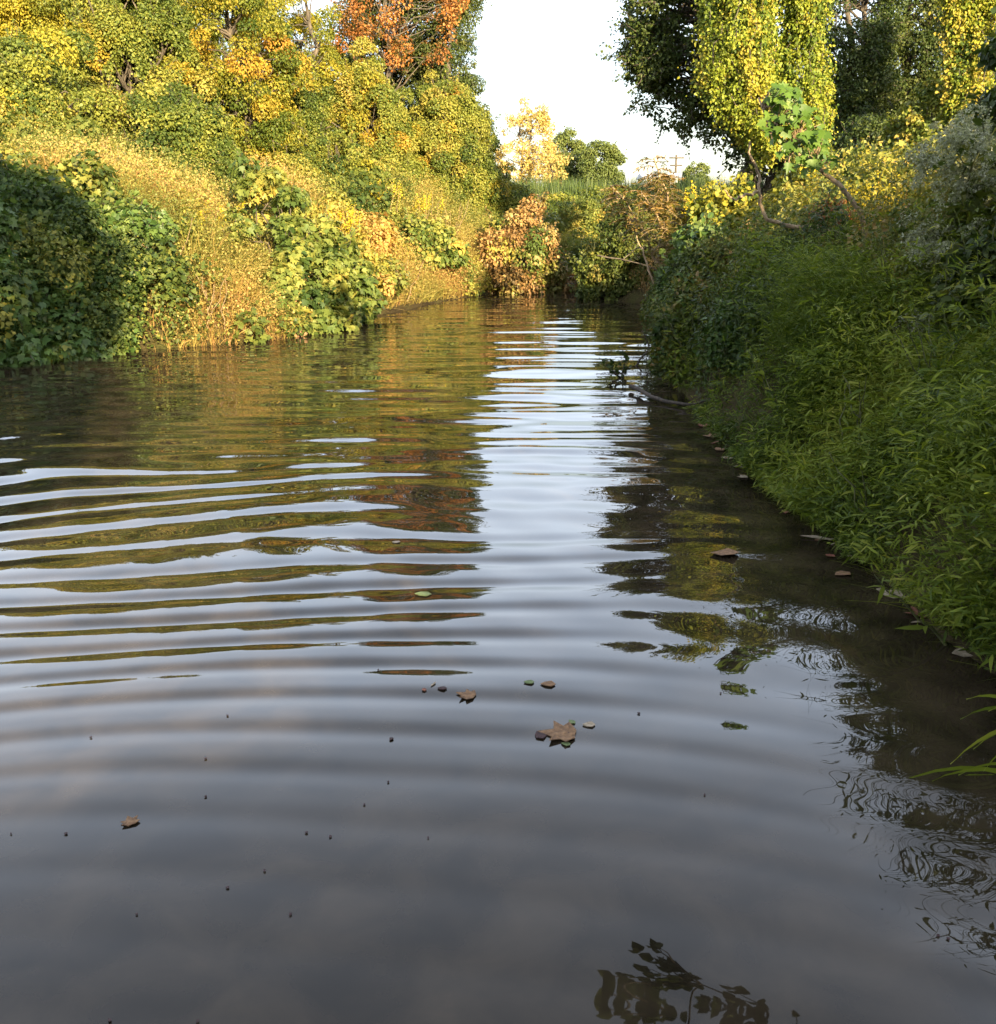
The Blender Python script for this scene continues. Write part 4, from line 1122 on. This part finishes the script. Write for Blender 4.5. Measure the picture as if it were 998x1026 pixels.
M['clay'] = bark_mat('clay', (.14, .075, .035), (.34, .20, .10), 18)
for a_, b_, c_, l_ in ((506, 287, .19, 'largest orange clod of earth at the waterline by the withered shrub'), (496, 286, .13, 'smaller orange clod left of the largest one by the withered shrub'), (186, 346, .10, 'brown clod of mud in the water below the sunlit kudzu'),
                       (158, 348, .07, 'small brown clod of mud right of the shaded kudzu bush'), (300, 337, .09, 'dark clod at the foot of the sunlit kudzu bush')):
    clod(a_, b_, c_, l_, int(a_))
for a_, b_, c_, l_ in (((120, 350), (168, 338), (205, 345), 'thin dead stem lying along the waterline right of the shaded kudzu bush'), ((388, 312), (410, 298), (436, 303), 'thin dead stem trailing into the water left of the withered shrub'),
                       ((225, 345), (238, 326), (262, 340), 'bent dead stem drooping into the water at the left of the sunlit kudzu bush')):
    p0, p1, p2 = water_at(*a_), water_at(a_[0] * .5 + c_[0] * .5, a_[1] * .5 + c_[1] * .5), water_at(*c_)
    p0[2] = -.03; p1[2] = .16; p2[2] = .02
    stick('dry_stalk', l_, 'stem', [[p0, p1, p2]], M['twig'], .011, int(a_[0]))


def water_weed():
    rng = np.random.default_rng(181)
    b = water_at(624, 378); b[2] = -.02
    r = thing('water_weed', 'small dark leafy weed standing in the water beside the crooked twig', 'weed', b)
    LS, TB = Leaves(), Tubes(4)
    for tip in [(624, 346), (614, 362), (600, 358), (630, 360), (610, 370)]:
        t = at(*tip, b[1] + rng.normal(0, .05)); TB.add(crooked(b, t, 5, .05, rng), [.008, .006, .005, .004, .002])
        n = 16; u = rng.uniform(.3, 1, n)[:, None]
        P = b + (t - b) * u + rng.normal(0, .018, (n, 3))
        LS.add(P, UP + rng.normal(0, .7, (n, 3)), rng.normal(0, 1, (n, 3)), .05 * rng.uniform(.6, 1.3, n), .2 + rng.normal(0, .1, n), OVATE, rng)
    LS.build('leaves', M['dark'], r, b); TB.build('stems', M['wet'], r, b)


water_weed()


# grass blades that overhang the water at the right edge
def overhang(label, root_px, tips, seed):
    rng = np.random.default_rng(seed)
    Y = 2.35; b = at(*root_px, Y)
    r = thing('grass_tuft', label, 'grass tuft', b, 'grass tufts overhanging at the right edge')
    LS = Leaves()
    for (tx, ty) in tips:
        t = at(tx, ty, Y - .05 + rng.normal(0, .04)); L = np.linalg.norm(t - b); n = 9
        s = np.linspace(0, 1, n)[:, None]
        c = b + (t - b) * s + np.array([0, 0, .20]) * L * np.sin(np.pi * s) ** .8
        S = unit(np.cross(t - b, np.array([.1, -1, .4]))); w = .0075 * (np.sin(np.pi * np.clip(s * .86 + .14, 0, 1))) ** .7 + .0003
        V = np.stack([c - S * w, c + S * w + np.array([0, -.003, -.002])], 1).reshape(-1, 3)
        f = []
        for i in range(n - 1):
            a = 2 * i; f += [(a, a + 1, a + 3), (a, a + 3, a + 2)]
        LS.V.append(V.astype(np.float32)); LS.F.append(np.array(f) + LS.c); LS.T.append(np.full(len(V), .6 + rng.normal(0, .15), np.float32)); LS.c += len(V)
    LS.build('blades', M['grass'], r, b)


overhang('lower tuft of long green grass blades reaching over the water at the right edge', (1075, 818), [(885, 792), (900, 800), (930, 812), (925, 786), (955, 800), (960, 776), (940, 830)], 191)
overhang('upper tuft of green grass blades arching down at the right edge', (1050, 735), [(952, 765), (962, 720), (968, 700), (985, 772), (975, 750), (990, 712)], 192)

# ------------------------------------------------------------------ tall trees on the right bank, outside the frame, whose shade falls across the stream
def shade_trees():
    g = lambda x, y: float(ground_z(x, y))
    SG = 'shade trees behind the viewer'
    tree('overhanging_tree', 'small spreading tree on the right bank whose leafy bough hangs over the stream', 'tree', (4.5, 1.2, g(4.5, 1.2)), 4, (4.3, 1.2, 2.5), (2.0, 1.8, 1.1), M['dark'], leaf=.10, seed=201, clumps=90, cover=1.0,
         trunk_r=.14, tint=.6, group=SG)
    tree('shade_tree', 'small tree on the bank just behind the viewer to the right', 'tree', (3.2, -3.0, g(3.2, -3)), 3.4, (3.5, -2.8, 2.4), (2.1, 1.8, 1.1), M['dark'], leaf=.12, seed=202, clumps=70, cover=1.0, trunk_r=.14, tint=.6, group=SG)
    tree('shade_tree', 'tall tree on the bank behind the viewer', 'tree', (-.35, -5.8, g(-.35, -5.8)), 8, (-.35, -5.6, 5.2), (1.9, 2.0, 2.9), M['dark'], leaf=.14, seed=203, clumps=90, cover=1.1, trunk_r=.2, tint=.6, group=SG)
    tree('shade_tree', 'tall tree on the bank behind the viewer to the left', 'tree', (-2.6, -5.4, g(-2.6, -5.4)), 8, (-2.4, -5.4, 5.0), (2.3, 2.0, 3.0), M['dark'], leaf=.14, seed=204, clumps=90, cover=1.1, trunk_r=.2, tint=.6, group=SG)


shade_trees()


def overhanging_branch():
    rng = np.random.default_rng(205)
    # the leafy bough seen only mirrored at the bottom of the picture
    root = bpy.data.objects['overhanging_tree']; o = np.array(root.location)
    LS, TB = Leaves(), Tubes(6)
    start = np.array([4.40, 1.25, 2.6]); end = np.array([1.25, 4.75, 3.08])
    main = crooked(start, end, 10, .02, rng, .06); TB.add(main, np.linspace(.05, .008, 10))
    for k in range(64):
        j = rng.integers(5, 10); q = main[j]; d = unit(np.array([-.7, rng.normal(0, .6), -.15 + rng.normal(0, .35)])); L = rng.uniform(.25, .7)
        TB.add(crooked(q, q + d * L, 5, .05, rng), np.linspace(.008, .002, 5))
        m = 10; u = rng.uniform(.15, 1, m)[:, None]
        LS.add(q + d * L * u, UP + rng.normal(0, .4, (m, 3)), d + rng.normal(0, .6, (m, 3)), .10 * rng.uniform(.7, 1.2, m), .55 + rng.normal(0, .15, m), OVATE, rng)
    LS.build('foliage', M['dark'], root, o); TB.build('bough', M['bark'], root, o)


overhanging_branch()

# ------------------------------------------------------------------ floating leaves and debris
M['dead1'] = bark_mat('dead_leaf_brown', (.13, .07, .035), (.30, .17, .08), 60)
M['dead2'] = bark_mat('dead_leaf_tan', (.26, .20, .13), (.46, .38, .28), 60)
M['dead3'] = bark_mat('dead_leaf_red', (.14, .045, .03), (.30, .11, .06), 60)
M['dead4'] = bark_mat('green_leaf_scrap', (.10, .14, .05), (.2, .25, .10), 60)
M['speck'] = bark_mat('seed_dark', (.03, .015, .015), (.08, .04, .04), 60)


def floating_leaf(px, py, wpx, label, mat, tpl=OVATE, rot=0., seed=1, name='floating_leaf', cat='leaf', group='dead leaves floating on the stream', curl=1.0):
    rng = np.random.default_rng(seed)
    p = water_at(px, py); size = wpx / F * np.hypot(p[1], HC)
    p[2] = float(wave_height(p[0], p[1])) + .004
    tv, tf = tpl
    v = tv.copy(); v[:, 1] -= .5
    v[:, 2] = curl * (.30 * v[:, 0] ** 2 + .10 * v[:, 1] ** 2) + rng.normal(0, .02, len(v)) + .004
    c, s = math.cos(rot), math.sin(rot)
    V = np.stack([v[:, 0] * c - v[:, 1] * s, v[:, 0] * s + v[:, 1] * c, v[:, 2]], -1) * size
    V2 = V - [0, 0, .0025]; n = len(V)
    Fc = np.vstack([tf, tf[:, ::-1] + n])
    o = mesh_np(name, np.vstack([V, V2]), Fc, mat); o.location = p
    return tag(o, label, cat, group)


fl = [(557, 735, 34, 'largest floating brown leaf near the middle of the grey water', 'dead1', LOBED, 1.4), (541, 737, 14, 'dark curled leaf touching the left of the largest floating leaf', 'speck', OVATE, .4),
      (570, 738, 12, 'dark curled leaf touching the right of the largest floating leaf', 'speck', OVATE, 2.2), (590, 727, 12, 'small tan leaf just right of and behind the largest floating leaf', 'dead2', OVATE, 1.6),
      (573, 724, 8, 'green leaf scrap behind the largest floating leaf', 'dead4', OVATE, .7), (567, 746, 9, 'pale green leaf scrap in front of the largest floating leaf', 'dead4', OVATE, 1.2),
      (466, 697, 18, 'brown curled leaf in the loose group left of centre', 'dead1', LOBED, 1.2), (443, 691, 9, 'dark seed husk in the loose group left of centre', 'speck', OVATE, 1.5),
      (434, 687, 9, 'short tan twig scrap in the loose group left of centre', 'dead2', LANCE_W, 2.6), (425, 692, 6, 'dark red berry-like scrap at the left of the loose group', 'dead3', OVATE, .2),
      (549, 687, 14, 'brown leaf scrap farther out right of the loose group', 'dead1', OVATE, 1.5), (530, 685, 10, 'pale green leaf scrap farther out beside the brown scrap', 'dead4', OVATE, 1.6),
      (130, 823, 15, 'lone brown crumpled leaf on the left of the grey water', 'dead1', LOBED, .6),
      (726, 556, 27, 'upturned brown leaf at the edge of the dark reflection', 'dead1', OVATE, 1.6), (812, 504, 28, 'dull tan leaf floating close under the grass bank', 'dead1', OVATE, 1.4),
      (822, 540, 36, 'long pale tan leaf floating in the dark water by the bank', 'dead2', LANCE_W, 1.3), (898, 598, 28, 'pale leaf at the foot of the broad-leaved weed', 'dead2', OVATE, 1.5),
      (921, 616, 28, 'reddish brown leaf beside the pale leaf at the foot of the bank', 'dead3', LOBED, 1.5), (966, 654, 24, 'tan leaf below the low weed near the right edge', 'dead2', OVATE, 1.7),
      (855, 538, 18, 'dark reddish leaf just right of the long pale tan leaf', 'dead3', OVATE, 1.1), (746, 468, 20, 'grey leaf under the far part of the grass bank', 'dead2', OVATE, 1.5),
      (730, 459, 14, 'small grey leaf behind the grey leaf under the grass bank', 'dead2', OVATE, 1.2), (860, 560, 24, 'flat tan leaf on the muddy edge near the broad-leaved weed', 'dead2', LOBED, 1.0),
      (844, 575, 18, 'small brown leaf on the muddy edge near the broad-leaved weed', 'dead1', OVATE, 2.0), (775, 487, 18, 'brown leaf tucked under the middle of the grass bank', 'dead1', OVATE, 1.2),
      (424, 596, 16, 'pale green leaf with a thin stalk on the band of bright water', 'dead4', OVATE, 1.5), (397, 543, 8, 'tiny tan leaf on the far ripples left of centre', 'dead2', OVATE, 1.5)]
for i, (px, py, wd, lb, mt, tp, rot) in enumerate(fl):
    floating_leaf(px, py, wd * 1.1, lb, M[mt], tp, rot, 300 + i, curl=2.2 if px == 726 else .8)
rng_l = np.random.default_rng(555)
for i in range(16):
    t = rng_l.uniform(0, 1); px, py = np.interp(t, [0, .35, .7, 1], [700, 770, 850, 955]) - rng_l.uniform(-6, 16), np.interp(t, [0, .35, .7, 1], [428, 484, 556, 655]) + rng_l.uniform(-3, 7)
    floating_leaf(px, py, rng_l.uniform(7, 15), 'small scrap of dead leaf litter at the foot of the right grass bank', M[('dead1', 'dead2', 'dead3', 'dead1')[i % 4]], (OVATE, LANCE_W, LOBED)[i % 3], rng_l.uniform(0, 3), 600 + i, name='leaf_scrap', group='leaf litter along the right waterline')
rng_s = np.random.default_rng(333)
for i, (px, py) in enumerate([(392, 741), (228, 890), (291, 917), (206, 761), (206, 799), (11, 836), (66, 836), (307, 835), (331, 839), (265, 873), (137, 917), (389, 784), (365, 807), (429, 840), (722, 695),
                              (706, 797), (379, 671), (950, 940), (940, 937), (640, 715), (228, 718), (91, 739), (110, 1023), (198, 1024)]):
    floating_leaf(px, py, 6 if i == 0 else rng_s.uniform(2.2, 4.0), 'lone dark berry-like seed floating left of the loose leaf group' if i == 0 else 'tiny dark speck floating on the grey water', M['speck'], OVATE, rng_s.uniform(0, 3), 400 + i,
                  name='floating_seed' if i == 0 else 'floating_speck', cat='seed' if i == 0 else 'speck', group=None if i == 0 else 'specks floating on the grey water')

# ------------------------------------------------------------------ light, sky, camera
def lights():
    sc = bpy.context.scene
    wd = bpy.data.worlds.new('World'); sc.world = wd; wd.use_nodes = True
    nt = wd.node_tree; nt.nodes.clear()
    sky = nt.nodes.new('ShaderNodeTexSky'); sky.sky_type = 'NISHITA'; sky.sun_disc = False
    sky.sun_elevation = SUN_EL; sky.sun_rotation = math.pi - SUN_AZ
    sky.air_density = 1.0; sky.dust_density = 1.2; sky.ozone_density = 1.0
    bg = nt.nodes.new('ShaderNodeBackground'); bg.inputs['Strength'].default_value = .15
    out = nt.nodes.new('ShaderNodeOutputWorld')
    # thin bright veil over the clear sky, denser low down
    tc = nt.nodes.new('ShaderNodeTexCoord'); sp = nt.nodes.new('ShaderNodeSeparateXYZ'); vr = nt.nodes.new('ShaderNodeValToRGB')
    nt.links.new(tc.outputs['Generated'], sp.inputs[0]); nt.links.new(sp.outputs['Z'], vr.inputs['Fac'])
    for i, (p, c) in enumerate([(0.0, (.15, .135, .118)), (.16, (.24, .235, .24)), (.27, (.76, .82, .92)), (.42, (.70, .78, .92)), (.58, (.40, .42, .47)), (.75, (.22, .22, .23)), (1.0, (.18, .18, .19))]):
        e = vr.color_ramp.elements[i] if i < 2 else vr.color_ramp.elements.new(p)
        e.position = p; e.color = (*c, 1)
    vm = nt.nodes.new('ShaderNodeVectorMath'); vm.operation = 'SCALE'; vm.inputs['Scale'].default_value = 6.2
    nt.links.new(vr.outputs['Color'], vm.inputs[0])
    hz = nt.nodes.new('ShaderNodeMixRGB'); hz.inputs['Fac'].default_value = .75
    nt.links.new(vm.outputs[0], hz.inputs['Color2'])
    nt.links.new(sky.outputs[0], hz.inputs['Color1']); nt.links.new(hz.outputs[0], bg.inputs['Color']); nt.links.new(bg.outputs[0], out.inputs['Surface'])
    li = bpy.data.lights.new('sun', 'SUN'); li.energy = 5.0; li.angle = math.radians(.55); li.color = (1.0, .80, .47)
    so = link(bpy.data.objects.new('sun', li)); so.rotation_euler = TO_SUN.to_track_quat('Z', 'Y').to_euler()
    so.location = (20, -20, 20)
    cam = bpy.data.cameras.new('camera'); cam.sensor_fit = 'HORIZONTAL'; cam.sensor_width = 36; cam.lens = 36 * F / 998
    cam.clip_start = .05; cam.clip_end = 3000
    co = link(bpy.data.objects.new('camera', cam)); co.location = (0, 0, HC); co.rotation_euler = (math.pi / 2 - TH, 0, 0)
    sc.camera = co
    vs = sc.view_settings; vs.view_transform = 'Standard'; vs.look = 'None'; vs.exposure = 2.2; vs.gamma = 1; vs.use_curve_mapping = False
    cy = sc.cycles
    cy.max_bounces = 6; cy.diffuse_bounces = 3; cy.glossy_bounces = 3; cy.transmission_bounces = 3; cy.transparent_max_bounces = 4
    cy.use_denoising = True; cy.caustics_reflective = False; cy.caustics_refractive = False; cy.use_adaptive_sampling = True; cy.adaptive_threshold = .02
    cy.sample_clamp_indirect = 6


lights()
